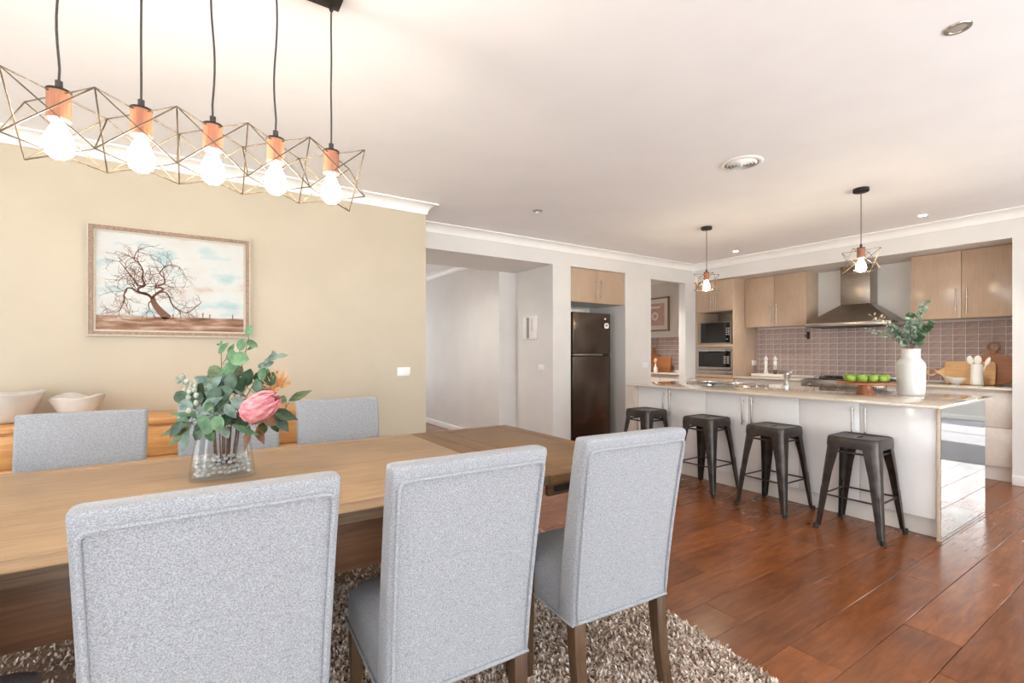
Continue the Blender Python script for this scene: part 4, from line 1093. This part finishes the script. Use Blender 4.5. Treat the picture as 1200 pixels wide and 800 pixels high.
# pantry boards
board_yz('cutting_board', 'round-shouldered wooden paddle board leaning in the pantry', [(5.72, .9012), (6.08, .9012), (6.08, 1.12), (6.03, 1.2), (5.94, 1.23), (5.92, 1.33), (5.88, 1.33), (5.86, 1.23), (5.77, 1.2), (5.72, 1.12)], 6.96, .02, 'board_dark', 4)
board_yz('cutting_board', 'square chunky wooden board at the right inside the pantry', rrect(5.46, 5.74, .9012, 1.165, .03, 4), 6.9, .03, 'board_dark', 4)
bt = thing('bottle', 'small white bottle with a pale stopper in front of the pantry boards', 'bottle', (6.72, 5.63, .9005))
MB().lathe([(.03, 0), (.034, .01), (.034, .07), (.014, .1), (.012, .13)], 18, (6.72, 5.63, .9005)).build('bottle_body', 'ceramic', bt, smooth=True)
MB().lathe([(.012, .131), (.012, .17), (.03, .18), (.034, .21), (.02, .24)], 14, (6.72, 5.63, .9005)).build('stopper', 'pin', bt, smooth=True)
m = MB().lathe([(.04, 0), (.05, .004), (.1, .07), (.096, .07), (.045, .01), (.01, .008)], 28, (6.7, 5.83, .9005)).solo('bowl', 'bowl', (6.7, 5.83, .9005), smooth=True)
tag(m, 'cream bowl beside the bottle inside the pantry', 'bowl')

# ================================================================== THINGS ON THE BACK WORKTOPS
jar = thing('utensil_jar', 'ribbed white ceramic jar holding white kitchen utensils', 'jar', (6.78, 1.493, .9005))
pf = [(.04, 0), (.05, .006)]
for k in range(7): z = .02 + k * .028; pf += [(.054 - .0006 * k, z), (.048 - .0006 * k, z + .014)]
pf += [(.046, .218), (.042, .222), (.04, .215), (.04, .05), (.01, .045)]
MB().lathe(pf, 28, (6.78, 1.493, .9005)).build('jar_body', 'matt_white', jar, smooth=True, angle=60)
def spoon(dx, dy, ang, w, label, nm):
    b = Vector((6.78 + dx, 1.493 + dy, .96)); m = MB()
    d = Vector((0, math.sin(ang), math.cos(ang)))
    m.tube([b, b + d * .17], .006, 8)
    hb = b + d * .17; n = 12; s_ = len(m.v)
    m.sphere((0, 0, 0), .034, 14, 1.35); 
    mat = Matrix.Translation(hb + d * .035) @ Matrix.Rotation(-ang, 4, 'X') @ Matrix.Diagonal((.22, w, 1, 1)); m.xf(mat, s_)
    return tag(m.solo(nm, 'matt_white', tuple(b), smooth=True), label, 'utensil', 'white utensils in the ribbed jar')
spoon(0, .016, .18, .8, 'white round spoon leaning left in the ribbed jar', 'spoon')
spoon(.01, 0, -.02, .95, 'white broad spatula upright in the ribbed jar', 'spatula')
spoon(0, -.014, -.34, .55, 'white slim spoon leaning right in the ribbed jar', 'spoon')
m = MB(); n = 32; vs = []; fs = []
L = [(.03, 0), (.034, .012), (.05, .02), (.078, .06), (.084, .075), (.08, .075), (.05, .03), (.01, .022)]
for r_, z in L:
    for k in range(n):
        a = 2 * math.pi * k / n; u = max(0, (z - .02) / .055); ext = .035 * u * max(0, math.sin(a)) ** 3
        vs.append((6.70 + r_ * math.cos(a), 1.64 + r_ * math.sin(a) + ext, .9005 + z + ext * .9))
for i in range(len(L) - 1):
    for k in range(n): fs.append((i * n + k, i * n + (k + 1) % n, (i + 1) * n + (k + 1) % n, (i + 1) * n + k))
fs += [tuple(range(n - 1, -1, -1)), tuple((len(L) - 1) * n + k for k in range(n))]
tag(m.add(vs, fs).solo('bowl', 'ceramic', (6.70, 1.64, .9005), smooth=True, angle=60), 'white footed pouring bowl in front of the pale board', 'bowl')
tag(MB().box(6.8, 7.0, 3.5, 3.94, .9005, .935).solo('tray', 'matt_white', (6.9, 3.72, .9005), bevel=.004), 'low white tray carrying the two mills and a plant', 'tray')
def mill(y, label, h=.26):
    t = thing('pepper_mill', label, 'mill', (6.9, y, .9355), 0, 'white turned mills on the tray')
    MB().lathe([(.026, 0), (.029, .004), (.029, .02), (.022, .05), (.019, .1), (.024, .15), (.026, .175), (.018, .186)], 20, (6.9, y, .9355)).build('mill_body', 'matt_white', t, smooth=True)
    MB().lathe([(.018, .187), (.026, .2), (.027, .222), (.016, .238), (.009, .246), (.011, .256), (.006, .264)], 20, (6.9, y, .9355)).build('mill_head', 'ceramic', t, smooth=True)
mill(3.77, 'white turned mill on the left of the tray'); mill(3.635, 'white turned mill behind the small plant on the tray')
bp = thing('potted_herb', 'small green herb in a brown pot on the tray', 'plant', (6.83, 3.6, .9355))
MB().lathe([(.022, 0), (.03, .06), (.027, .06), (.02, .05)], 18, (6.83, 3.6, .9355)).build('pot', 'stalk', bp, smooth=True)
fo = MB()
for k in range(46):
    a = random.uniform(0, 6.28); r_ = random.uniform(0, .036); z = random.uniform(.06, .12)
    p = Vector((6.83 + r_ * math.cos(a), 3.6 + r_ * math.sin(a), .9355 + z)); q = Vector((random.uniform(-1, 1), random.uniform(-1, 1), random.uniform(0, 1))).normalized() * .016
    s_ = q.cross(Vector((0, 0, 1))).normalized() * .007
    fo.add([p, p + q * .5 + s_, p + q, p + q * .5 - s_], [(0, 1, 2, 3)])
o = fo.build('foliage', 'leaf_green', bp); o['kind'] = 'stuff'
s = thing('power_outlet', 'white power outlet on the tower side above the back worktop', 'outlet', (6.96, 3.99, 1.05))
MB().box(6.91, 7.02, 3.98, 3.9905, 1.05, 1.125).build('cover_plate', 'plastic', s, bevel=.003)
MB().box(6.93, 6.945, 3.977, 3.98, 1.09, 1.11).build('rocker', 'plastic', s); MB().box(6.98, 6.995, 3.977, 3.98, 1.09, 1.11).build('rocker', 'plastic', s)
hk = thing('wall_hook', 'small black hook fixed to the tiles left of the hood', 'hook', (7.037, 3.255, 1.43))
MB().box(7.027, 7.0365, 3.235, 3.275, 1.43, 1.53).build('back_plate', 'black', hk, bevel=.003)
MB().tube([(7.03, 3.255, 1.47), (7.005, 3.255, 1.462), (6.998, 3.27, 1.47), (6.998, 3.29, 1.485)], .005, 8).build('hook_arm', 'black', hk, smooth=True)

# ================================================================== THINGS ON THE ISLAND
SX, SY = 4.555, 1.672
cs = thing('cake_stand', 'round acacia cake stand holding green apples on the island', 'cake stand', (SX, SY, .9005))
MB().lathe([(.066, 0), (.066, .006), (.054, .03), (.047, .06), (.05, .078)], 28, (SX, SY, .9005)).build('pedestal', 'stand_wood', cs, smooth=True)
MB().lathe([(.05, .079), (.17, .081), (.198, .088), (.2, .096), (.194, .1), (.002, .097)], 40, (SX, SY, .9005)).build('plate', 'stand_wood', cs, smooth=True)
def apple(label, loc, rz):
    t = thing('apple', label, 'apple', loc, rz, 'green apples on the cake stand')
    n = 18; prof = []
    for i in range(15):
        a = math.pi * i / 14; rr = .0385 * math.sin(a) ** .92 * (1 + .07 * math.cos(math.pi - a)); z = -.0335 * math.cos(a)
        d = math.exp(-(rr / .012) ** 2) * .011; z += d if z < 0 else -d
        prof.append((max(rr, .0004), z + .0335))
    MB().lathe(prof, n).build('fruit', 'apple', t, world=False, smooth=True, angle=80)
    MB().tube([(0, 0, .055), (.002, .001, .066), (.006, .003, .076)], .0016, 6).build('stalk', 'stalk', t, world=False)
    return t
az = .9005 + .1006
r_cam = Vector((.836, -.549, 0)); f_cam = Vector((.549, .836, 0))
spots = [(-.145, -.03), (-.068, -.055), (.015, -.06), (.1, -.05), (.162, .005), (-.1, .05), (-.012, .03), (.075, .04), (.15, .09), (-.02, .115)]
labs = ['leftmost green apple at the front of the cake stand', 'second green apple from the left in the front row on the stand', 'green apple at the front middle of the cake stand',
        'green apple showing its dark eye, front right on the stand', 'rightmost green apple on the cake stand', 'green apple at the back left of the cake stand', 'green apple in the centre behind the front row',
        'green apple behind the front right one on the stand', 'green apple at the back right rim of the stand', 'hindmost green apple at the back middle of the stand']
a0 = None
for (u, d), lb_ in zip(spots, labs):
    p = Vector((SX, SY, az)) + r_cam * u + f_cam * d
    if a0 is None: a0 = apple(lb_, p, 0)
    else: dup(a0, p, random.uniform(0, 6), lb_)

def leaf(mb, base, direction, normal, L, Wd, bend=.15, shape='ov'):
    """one leaf: a 6x2 strip, cupped and bent"""
    d = Vector(direction).normalized(); n = Vector(normal); n = (n - d * n.dot(d))
    if n.length < 1e-4: n = d.orthogonal()
    n.normalize(); s = d.cross(n); base = Vector(base)
    prof = {'ov': (.18, .78, 1, .86, .5, .02), 'round': (.3, .86, 1, .97, .72, .05), 'lance': (.15, .7, 1, .8, .42, .02)}[shape]
    vs = []; N = len(prof)
    for i, w in enumerate(prof):
        u = i / (N - 1); c = base + d * (L * u) + n * (bend * L * (u * u - u * .3)); hw = Wd / 2 * w
        vs += [c - s * hw + n * hw * .25, c - n * hw * .06, c + s * hw + n * hw * .25]
    fs = []
    for i in range(N - 1):
        a = i * 3; fs += [(a, a + 1, a + 4, a + 3), (a + 1, a + 2, a + 5, a + 4)]
    return mb.add(vs, fs)

# white ribbed vase with eucalyptus
VX, VY = 4.79, 1.445
vz = .9005
pf = []
body = [(.078, 0), (.084, .004), (.087, .03), (.089, .12), (.091, .24), (.09, .26), (.062, .3), (.061, .31), (.061, .35), (.065, .372), (.061, .372), (.055, .33), (.05, .29), (.02, .28)]
vs_ = thing('vase', 'tall white textured bottle vase on the island worktop', 'vase', (VX, VY, vz))
m = MB(); n = 48; vv = []; ff = []
fine = []
for i in range(len(body) - 1):
    (r0, z0), (r1, z1) = body[i], body[i + 1]; k = max(1, int(abs(z1 - z0) / .012))
    for j in range(k): fine.append((r0 + (r1 - r0) * j / k, z0 + (z1 - z0) * j / k))
fine.append(body[-1])
for i, (r_, z) in enumerate(fine):
    for k in range(n):
        a = 2 * math.pi * k / n; e = 0
        if .02 < z < .25 and r_ > .075: e = .0036 * (1 if (k + i) % 2 else -1)
        vv.append((VX + (r_ + e) * math.cos(a), VY + (r_ + e) * math.sin(a), vz + z))
for i in range(len(fine) - 1):
    for k in range(n): ff.append((i * n + k, i * n + (k + 1) % n, (i + 1) * n + (k + 1) % n, (i + 1) * n + k))
ff += [tuple(range(n - 1, -1, -1)), tuple((len(fine) - 1) * n + k for k in range(n))]
m.add(vv, ff).build('vase_body', 'ceramic', vs_, smooth=True, angle=50)
def euc_branch(label, tip_u, tip_d, tip_z, mat, nl, size, curve=.0, shape='round', droop=0, group='eucalyptus branches in the white vase', start=.12, mid_z=None):
    b = Vector((VX, VY, vz + .285)); neck = Vector((VX, VY, vz + .372)) + r_cam * tip_u * .09 + f_cam * tip_d * .12
    tip = Vector((VX, VY, vz + tip_z)) + r_cam * tip_u + f_cam * tip_d
    t = thing('eucalyptus_branch', label, 'branch', tuple(b), 0, group)
    pts = []
    for k in range(15):
        u = k / 14
        c1 = neck + (tip - neck) * .35 + Vector((0, 0, .09 + curve))
        p = b.lerp(neck, u / .2) if u < .2 else None
        if p is None:
            q = (u - .2) / .8; p = neck * (1 - q) ** 2 + c1 * 2 * q * (1 - q) + tip * q * q
        pts.append(p)
    MB().tube(pts, .0028, 6, taper=.0012).build('stem', 'stem', t, smooth=True)
    lm = MB()
    for i in range(nl):
        q = start + (1 - start) * i / nl; f_ = (.2 + .8 * q) * 14; i0 = min(13, int(f_)); p = pts[i0].lerp(pts[i0 + 1], f_ - i0); d = (pts[i0 + 1] - pts[i0]).normalized()
        for sgn in (1, -1):
            sd = d.cross(Vector((random.uniform(-1, 1), random.uniform(-1, 1), random.uniform(-1, 1)))).normalized() * sgn
            s = size * random.uniform(.75, 1.2) * (1 - .35 * q)
            leaf(lm, p + sd * .006, sd + d * .35, Vector((random.uniform(-1, 1), random.uniform(-1, 1), random.uniform(-.2, 1))), s, s * (.92 if shape == 'round' else .3), random.uniform(-.2, .25), shape)
    o = lm.build('leaves', mat, t, smooth=True); o['kind'] = 'stuff'
    return t
euc_branch('bushy round-leaf eucalyptus branch leaning left over the vase', -.2, .0, .56, 'leaf_grey', 42, .044)
euc_branch('tall round-leaf eucalyptus branch rising right of the vase centre', .14, .02, .76, 'leaf_grey', 44, .042)
euc_branch('dark green eucalyptus branch in the middle of the white vase', .05, .06, .66, 'leaf_green', 36, .044)
euc_branch('short green eucalyptus sprig low on the right side of the white vase', .11, -.08, .57, 'leaf_green', 34, .044)
euc_branch('short blue-grey eucalyptus sprig at the front of the white vase', -.09, -.1, .60, 'leaf_grey', 36, .044)
euc_branch('long thin branch with pale seed leaves reaching far left', -.34, -.02, .64, 'leaf_pale', 13, .046, .06, 'ov', 0, start=.55)
euc_branch('sparse grey branch arching left below the pale seed leaves', -.33, .06, .53, 'leaf_grey', 20, .024, -.02, 'round', start=.35)

# ================================================================== TABLE VASE WITH BOUQUET
BX, BY, BZ = .074, 2.085, TZ + .0008
ppm = 316.0
def L3(px, py, d=0):
    """bouquet frame: picture-plane offset in metres from the vase foot, and depth d"""
    return Vector((BX, BY, BZ)) + r_cam * ((px - 261) / ppm) + Vector((0, 0, (561 - py) / ppm)) + f_cam * d
gv = thing('glass_vase', 'clear glass vase with glass pebbles standing on the dining table', 'vase', (BX, BY, BZ))
def superring(a, b, z, n=40, e=3.2):
    out = []
    for k in range(n):
        q = 2 * math.pi * k / n; c, s_ = math.cos(q), math.sin(q)
        out.append((BX + a * math.copysign(abs(c) ** (2 / e), c), BY + b * math.copysign(abs(s_) ** (2 / e), s_), BZ + z))
    return out
rings = [superring(0.1050, 0.0453, 0), superring(0.1074, 0.0474, .006), superring(0.1058, 0.0467, .03), superring(0.0968, 0.0416, .10), superring(0.0869, 0.0365, .165), superring(0.0828, 0.0343, .2),
         superring(0.0804, 0.0321, .2), superring(0.0845, 0.0343, .165), superring(0.0943, 0.0394, .10), superring(0.1033, 0.0445, .03), superring(0.1000, 0.0416, .014)]
n = 40; vv = [p for q in rings for p in q]; ff = [(i * n + k, i * n + (k + 1) % n, (i + 1) * n + (k + 1) % n, (i + 1) * n + k) for i in range(len(rings) - 1) for k in range(n)]
ff += [tuple(range(n - 1, -1, -1)), tuple((len(rings) - 1) * n + k for k in range(n))]
MB().add(vv, ff).build('vase_body', 'glass', gv, smooth=True, angle=60)
pb = MB(); random.seed(5); placed = []
tries = 0
while len(placed) < 150 and tries < 20000:
    tries += 1
    z = .022 + random.random() ** 1.25 * .062; u = z / .2
    p = Vector((random.uniform(-.088, .088) * (1 - .22 * u), random.uniform(-.031, .031) * (1 - .25 * u), z))
    if all((p - q).length > .0155 for q in placed): placed.append(p)
for p in placed: pb.sphere((BX + p.x, BY + p.y, BZ + p.z), .0085, 8, .8)
o = pb.build('glass_pebbles', 'bead', gv, smooth=True); o['kind'] = 'stuff'

BG = 'stems and flowers in the glass vase'
def stem_pts(p_end, spread=.0, low=.05):
    foot = Vector((BX, BY, BZ)) + (p_end - Vector((BX, BY, p_end.z))) * .18; foot.z = BZ + low
    lim = lambda v, c, w: max(c - w, min(c + w, v))
    foot.x = lim(foot.x, BX, .06); foot.y = lim(foot.y, BY, .015)
    mouth = Vector((BX, BY, BZ + .21)) + (p_end - Vector((BX, BY, p_end.z))) * .28
    mouth.x = lim(mouth.x, BX, .066); mouth.y = lim(mouth.y, BY, .02)
    pts = []
    for k in range(13):
        u = k / 12; a = foot.lerp(mouth, u); c = mouth + Vector((0, 0, .05))
        if u < .5: pts.append(foot.lerp(mouth, u * 2))
        else: q = (u - .5) * 2; pts.append(mouth * (1 - q) ** 2 + c * 2 * q * (1 - q) + p_end * q * q)
    return pts, foot
def spray(label, end, leaves, r=.0028, nm='leafy_branch', cat='branch'):
    """leaves: (px, py, d, direction angle in the picture deg, length px, width px, material, shape, twist)"""
    pts, foot = stem_pts(end)
    t = thing(nm, label, cat, tuple(foot), 0, BG)
    MB().tube(pts, r, 7, taper=r * .45).build('stem', 'stem', t, smooth=True)
    for (px, py, d, ang, Lp, Wp, mat, shp, tw) in leaves:
        a = R(ang); dirv = r_cam * math.cos(a) + Vector((0, 0, 1)) * math.sin(a) + f_cam * random.uniform(-.35, .35)
        nrm = -f_cam + Vector((0, 0, .5 * tw)) + r_cam * random.uniform(-.4, .4) * tw
        b = L3(px, py, d)
        near = min(pts, key=lambda q: (q - b).length)
        lm = MB(); leaf(lm, b, dirv, nrm, Lp / ppm, Wp / ppm, random.uniform(-.12, .2), shp)
        if (near - b).length > .004: lm.tube([near, near.lerp(b, .6) + Vector((0, 0, -.002)), b], .0011, 5)
        lm.build('leaf', mat, t, smooth=True)
    return t
random.seed(9)
G, B_, D, O_, N_ = 'leaf_green', 'leaf_blue', 'leaf_dark', 'leaf_olive', 'leaf_brown'
spray('tallest green eucalyptus stem rising to the picture frame corner', L3(288, 396, .02), [
    (287, 393, .02, 70, 13, 11, G, 'round', 1), (286, 399, .02, -35, 14, 8, G, 'round', 1), (284, 402, .03, 205, 3, 6, G, 'round', 1),
    (280, 410, .0, 60, 15, 14, G, 'round', .6), (284, 410, .03, 25, 14, 6, G, 'ov', 1.5), (274, 424, .0, 95, 16, 12, G, 'round', .5), (276, 420, -.03, -5, 22, 17, G, 'round', .8),
    (270, 424, .02, 120, 14, 11, G, 'round', .6), (266, 433, -.02, 10, 22, 16, G, 'round', .7), (268, 436, -.03, 150, 6, 12, G, 'round', .7), (276, 441, .0, 200, 15, 11, G, 'round', .7)])
spray('thin green eucalyptus sprig bending to the left of the tall stem', L3(249, 404, .05), [
    (249, 404, .05, 80, 6, 4, G, 'ov', 1), (248, 404, .05, 170, 6, 3, G, 'ov', 1), (250, 414, .03, 45, 18, 11, G, 'ov', .7), (262, 416, .03, 70, 15, 9, G, 'ov', .7), (259, 419, .04, 20, 10, 3, G, 'lance', 1), (272, 424, .05, 190, 12, 4, G, 'lance', 1)])
spray('grey green eucalyptus sprig standing above the pink protea', L3(314, 412, .04), [
    (317, 418, .04, 120, 9, 7, B_, 'ov', 1), (317, 418, .04, 5, 16, 7, B_, 'ov', 1.2), (307, 421, .04, 15, 16, 9, B_, 'round', .8), (311, 424, .03, 160, 6, 7, B_, 'round', .8),
    (301, 430, .03, 20, 15, 10, B_, 'round', .8), (304, 430, .05, 175, 11, 8, B_, 'round', .8), (316, 440, .04, 60, 6, 3, D, 'ov', 1)])
spray('silvery eucalyptus stem with round leaves filling the left of the bouquet', L3(222, 452, -.02), [
    (228, 470, -.05, 140, 18, 14, D, 'round', .6), (238, 476, -.06, 165, 18, 15, B_, 'round', .6), (242, 474, -.05, 100, 20, 16, D, 'ov', .6), (234, 462, .0, 60, 16, 13, D, 'round', .6),
    (222, 466, -.03, 190, 8, 13, D, 'round', .7), (247, 465, -.02, 70, 18, 14, B_, 'round', .6), (252, 455, -.0, 30, 18, 14, D, 'round', .7), (244, 450, .02, 80, 15, 12, N_, 'round', .7)])
spray('blue grey eucalyptus stem with broad leaves in the middle of the bouquet', L3(266, 452, -.03), [
    (256, 478, -.1, 30, 34, 14, B_, 'lance', .6), (249, 484, -.09, 38, 30, 11, B_, 'lance', .6), (262, 470, -.08, 60, 20, 17, D, 'round', .5), (270, 462, -.07, 20, 20, 17, D, 'round', .5),
    (256, 452, -.04, 40, 18, 11, B_, 'ov', .6), (262, 444, -.02, 10, 16, 10, B_, 'round', .7), (278, 456, -.05, 75, 20, 17, D, 'round', .5), (258, 458, -.06, 80, 11, 9, B_, 'round', .7), (273, 470, -.08, -20, 18, 15, D, 'round', .5)])
spray('dark eucalyptus stem behind the protea with large round leaves', L3(292, 444, .03), [
    (290, 452, .0, 85, 20, 17, D, 'round', .5), (298, 452, .02, 55, 20, 17, O_, 'round', .5), (300, 462, .0, 20, 18, 15, G, 'round', .5), (308, 450, .03, 90, 18, 14, G, 'ov', .5), (284, 462, -.02, 100, 22, 18, D, 'round', .5),
    (316, 452, .0, 70, 17, 13, D, 'round', .5), (294, 440, .04, -30, 22, 5, B_, 'lance', .6), (280, 455, -.04, -35, 22, 4, B_, 'lance', .6)])
spray('mid green eucalyptus stem drooping over the front of the vase rim', L3(268, 486, -.11), [
    (262, 482, -.11, -100, 17, 15, G, 'round', .4), (272, 488, -.12, -120, 18, 17, G, 'round', .4), (276, 484, -.12, -60, 18, 15, G, 'round', .4), (268, 480, -.11, 80, 14, 12, G, 'round', .4), (280, 478, -.1, 20, 14, 10, G, 'ov', .4),
    (262, 494, -.1, -150, 16, 13, D, 'round', .5), (278, 496, -.09, -70, 15, 13, B_, 'ov', .5), (264, 500, -.09, -95, 14, 12, G, 'round', .5), (256, 498, -.1, -120, 16, 12, D, 'ov', .5), (290, 464, -.1, -40, 20, 13, B_, 'ov', .4), (285, 470, -.11, -60, 20, 12, B_, 'ov', .4)])
spray('stem of long olive leaves sweeping low to the left', L3(232, 494, -.04), [
    (234, 494, -.04, -158, 46, 11, O_, 'lance', .5), (236, 498, -.06, -140, 36, 12, O_, 'lance', .5), (230, 486, -.02, 178, 27, 6, G, 'lance', .5), (236, 490, -.03, 135, 18, 8, G, 'lance', .6), (238, 502, -.08, -115, 28, 13, B_, 'ov', .5),
    (228, 492, -.07, -130, 24, 13, D, 'lance', .5), (240, 500, -.05, -60, 16, 12, D, 'ov', .5), (226, 486, .0, -150, 16, 9, D, 'lance', .6)])
spray('stem of olive leaves spreading to the right of the protea', L3(332, 480, .02), [
    (335, 471, .03, 25, 30, 11, O_, 'lance', .5), (322, 482, -.01, -22, 30, 14, D, 'lance', .5), (336, 470, .0, 160, 10, 10, O_, 'ov', .5), (325, 490, .0, -60, 22, 13, D, 'lance', .6), (310, 486, .02, -20, 24, 12, D, 'lance', .6),
    (318, 496, .02, -75, 14, 11, D, 'ov', .6)])
spray('stem of bronze leaves hanging down at the right of the vase', L3(304, 496, -.03), [
    (301, 497, -.05, -88, 30, 10, N_, 'lance', .5), (308, 500, -.04, -75, 22, 11, N_, 'lance', .5), (314, 490, -.02, -30, 16, 12, N_, 'ov', .6), (296, 490, -.04, -10, 20, 11, N_, 'ov', .6), (320, 488, .0, 10, 12, 10, N_, 'ov', .6), (288, 494, -.09, -28, 32, 8, G, 'lance', .5)])
bs = spray('silver budding gum stem at the upper left of the bouquet', L3(214, 444, .0), [(219, 452, .0, 150, 8, 5, B_, 'ov', 1), (212, 448, .0, 190, 8, 5, B_, 'ov', 1), (212, 444, .0, 60, 8, 4, B_, 'ov', 1), (208, 446, .0, 120, 5, 4, B_, 'ov', 1)], nm='budding_branch')
for px, py, d in ((224, 451, 0), (227, 456, -.02), (222, 458, -.03), (234, 458, -.06), (240, 456, -.06), (237, 464, -.08), (244, 462, -.07), (246, 470, -.08), (218, 447, 0), (232, 452, -.02), (242, 478, -.1), (214, 442, 0)):
    p = L3(px, py, d); q = min(stem_pts(L3(214, 444, 0))[0], key=lambda s_: (s_ - p).length)
    b = MB().sphere(tuple(p), .0085, 10, 1.3); b.tube([q, p], .001, 5); b.build('bud', 'bud', bs, smooth=True)

fill = []
for k in range(34):
    u, v = random.uniform(-1, 1), random.uniform(-1, 1)
    fill.append((268 + 46 * u, 470 + 28 * v, random.uniform(-.06, .06), random.uniform(0, 360), random.uniform(15, 21), random.uniform(12, 16), random.choice((D, D, B_, O_, G)), random.choice(('round', 'ov')), .6))
spray('dense dark leafy branch filling the heart of the bouquet', L3(268, 462, .01), fill)
# pink protea: ring upon ring of bracts round an axis
def protea(label, base, tip, rad):
    base, tip = Vector(base), Vector(tip); ax = (tip - base).normalized(); H = (tip - base).length
    pts, foot = stem_pts(base)
    t = thing('protea_flower', label, 'flower', tuple(foot), 0, BG)
    MB().tube(pts, .0045, 8).build('stem', 'stem', t, smooth=True)
    u = ax.orthogonal().normalized(); w = ax.cross(u)
    hm = MB().lathe([(.3 * rad, 0), (.72 * rad, .1 * H), (.86 * rad, .3 * H), (.7 * rad, .6 * H), (.3 * rad, .82 * H), (.02 * rad, .9 * H)], 18)
    mat = Matrix((u, w, ax)).transposed().to_4x4(); mat.translation = base
    hm.xf(mat).build('flower_heart', 'petal_dark', t, smooth=True)
    for ring, (h0, Lr, r0, n_, m_) in enumerate(((.0, .42, .55, 9, 'petal_dark'), (.08, .52, .85, 10, 'petal'), (.2, .58, .95, 11, 'petal'), (.34, .58, .92, 10, 'petal'), (.48, .52, .72, 8, 'petal'))):
        for k in range(n_):
            a = 2 * math.pi * (k + .5 * ring) / n_; rd = u * math.cos(a) + w * math.sin(a)
            p0 = base + ax * (h0 * H) + rd * (r0 * rad * (.78 if h0 == 0 else .92)); L_ = Lr * H * random.uniform(.92, 1.08)
            out = .3 if h0 < .05 else (.08 if h0 < .3 else -.12)
            lm = MB(); n_seg = 5; vs = []; Wd = rad * .62
            for i, ww in enumerate((.55, .9, 1, .8, .4, .03)):
                q = i / 5; c = p0 + ax * (L_ * q) + rd * (rad * (out * q + .16 * math.sin(q * math.pi) - .1 * q * q)); s_ = ax.cross(rd) * (Wd / 2 * ww)
                vs += [c - s_ - rd * .0025, c + rd * .0025, c + s_ - rd * .0025]
            fs = []
            for i in range(5): b0 = i * 3; fs += [(b0, b0 + 1, b0 + 4, b0 + 3), (b0 + 1, b0 + 2, b0 + 5, b0 + 4)]
            lm.add(vs, fs).build('bract', m_, t, smooth=True)
    return t
protea('large closed pink protea flower at the right of the bouquet', L3(300, 485, -.08), L3(340, 462, -.09), .046)
pc_ = L3(318, 456, .03)
pts, foot = stem_pts(pc_)
pin = thing('pincushion_flower', 'golden pincushion flower with pointed styles behind the pink protea', 'flower', tuple(foot), 0, BG)
MB().tube(pts, .0035, 8).build('stem', 'stem', pin, smooth=True)
MB().sphere(tuple(pc_ + Vector((0, 0, .005))), .02, 12).build('flower_heart', 'pin', pin, smooth=True)
for k in range(70):
    a = random.uniform(0, 6.28); e = random.uniform(-.1, 1.3); dv = (r_cam * math.cos(a) + f_cam * math.sin(a)) * math.cos(e) + Vector((0, 0, 1)) * math.sin(e); dv += r_cam * .35
    dv.normalize(); p0 = pc_ + dv * .012; L_ = random.uniform(.036, .052)
    MB().tube([p0, p0 + dv * L_ * .6 + Vector((0, 0, .004)), p0 + dv * L_ * .9 + Vector((0, 0, .010)), p0 + dv * L_ + Vector((0, 0, .016))], .0022, 5, taper=.0009).build('style', 'pin', pin, smooth=True)
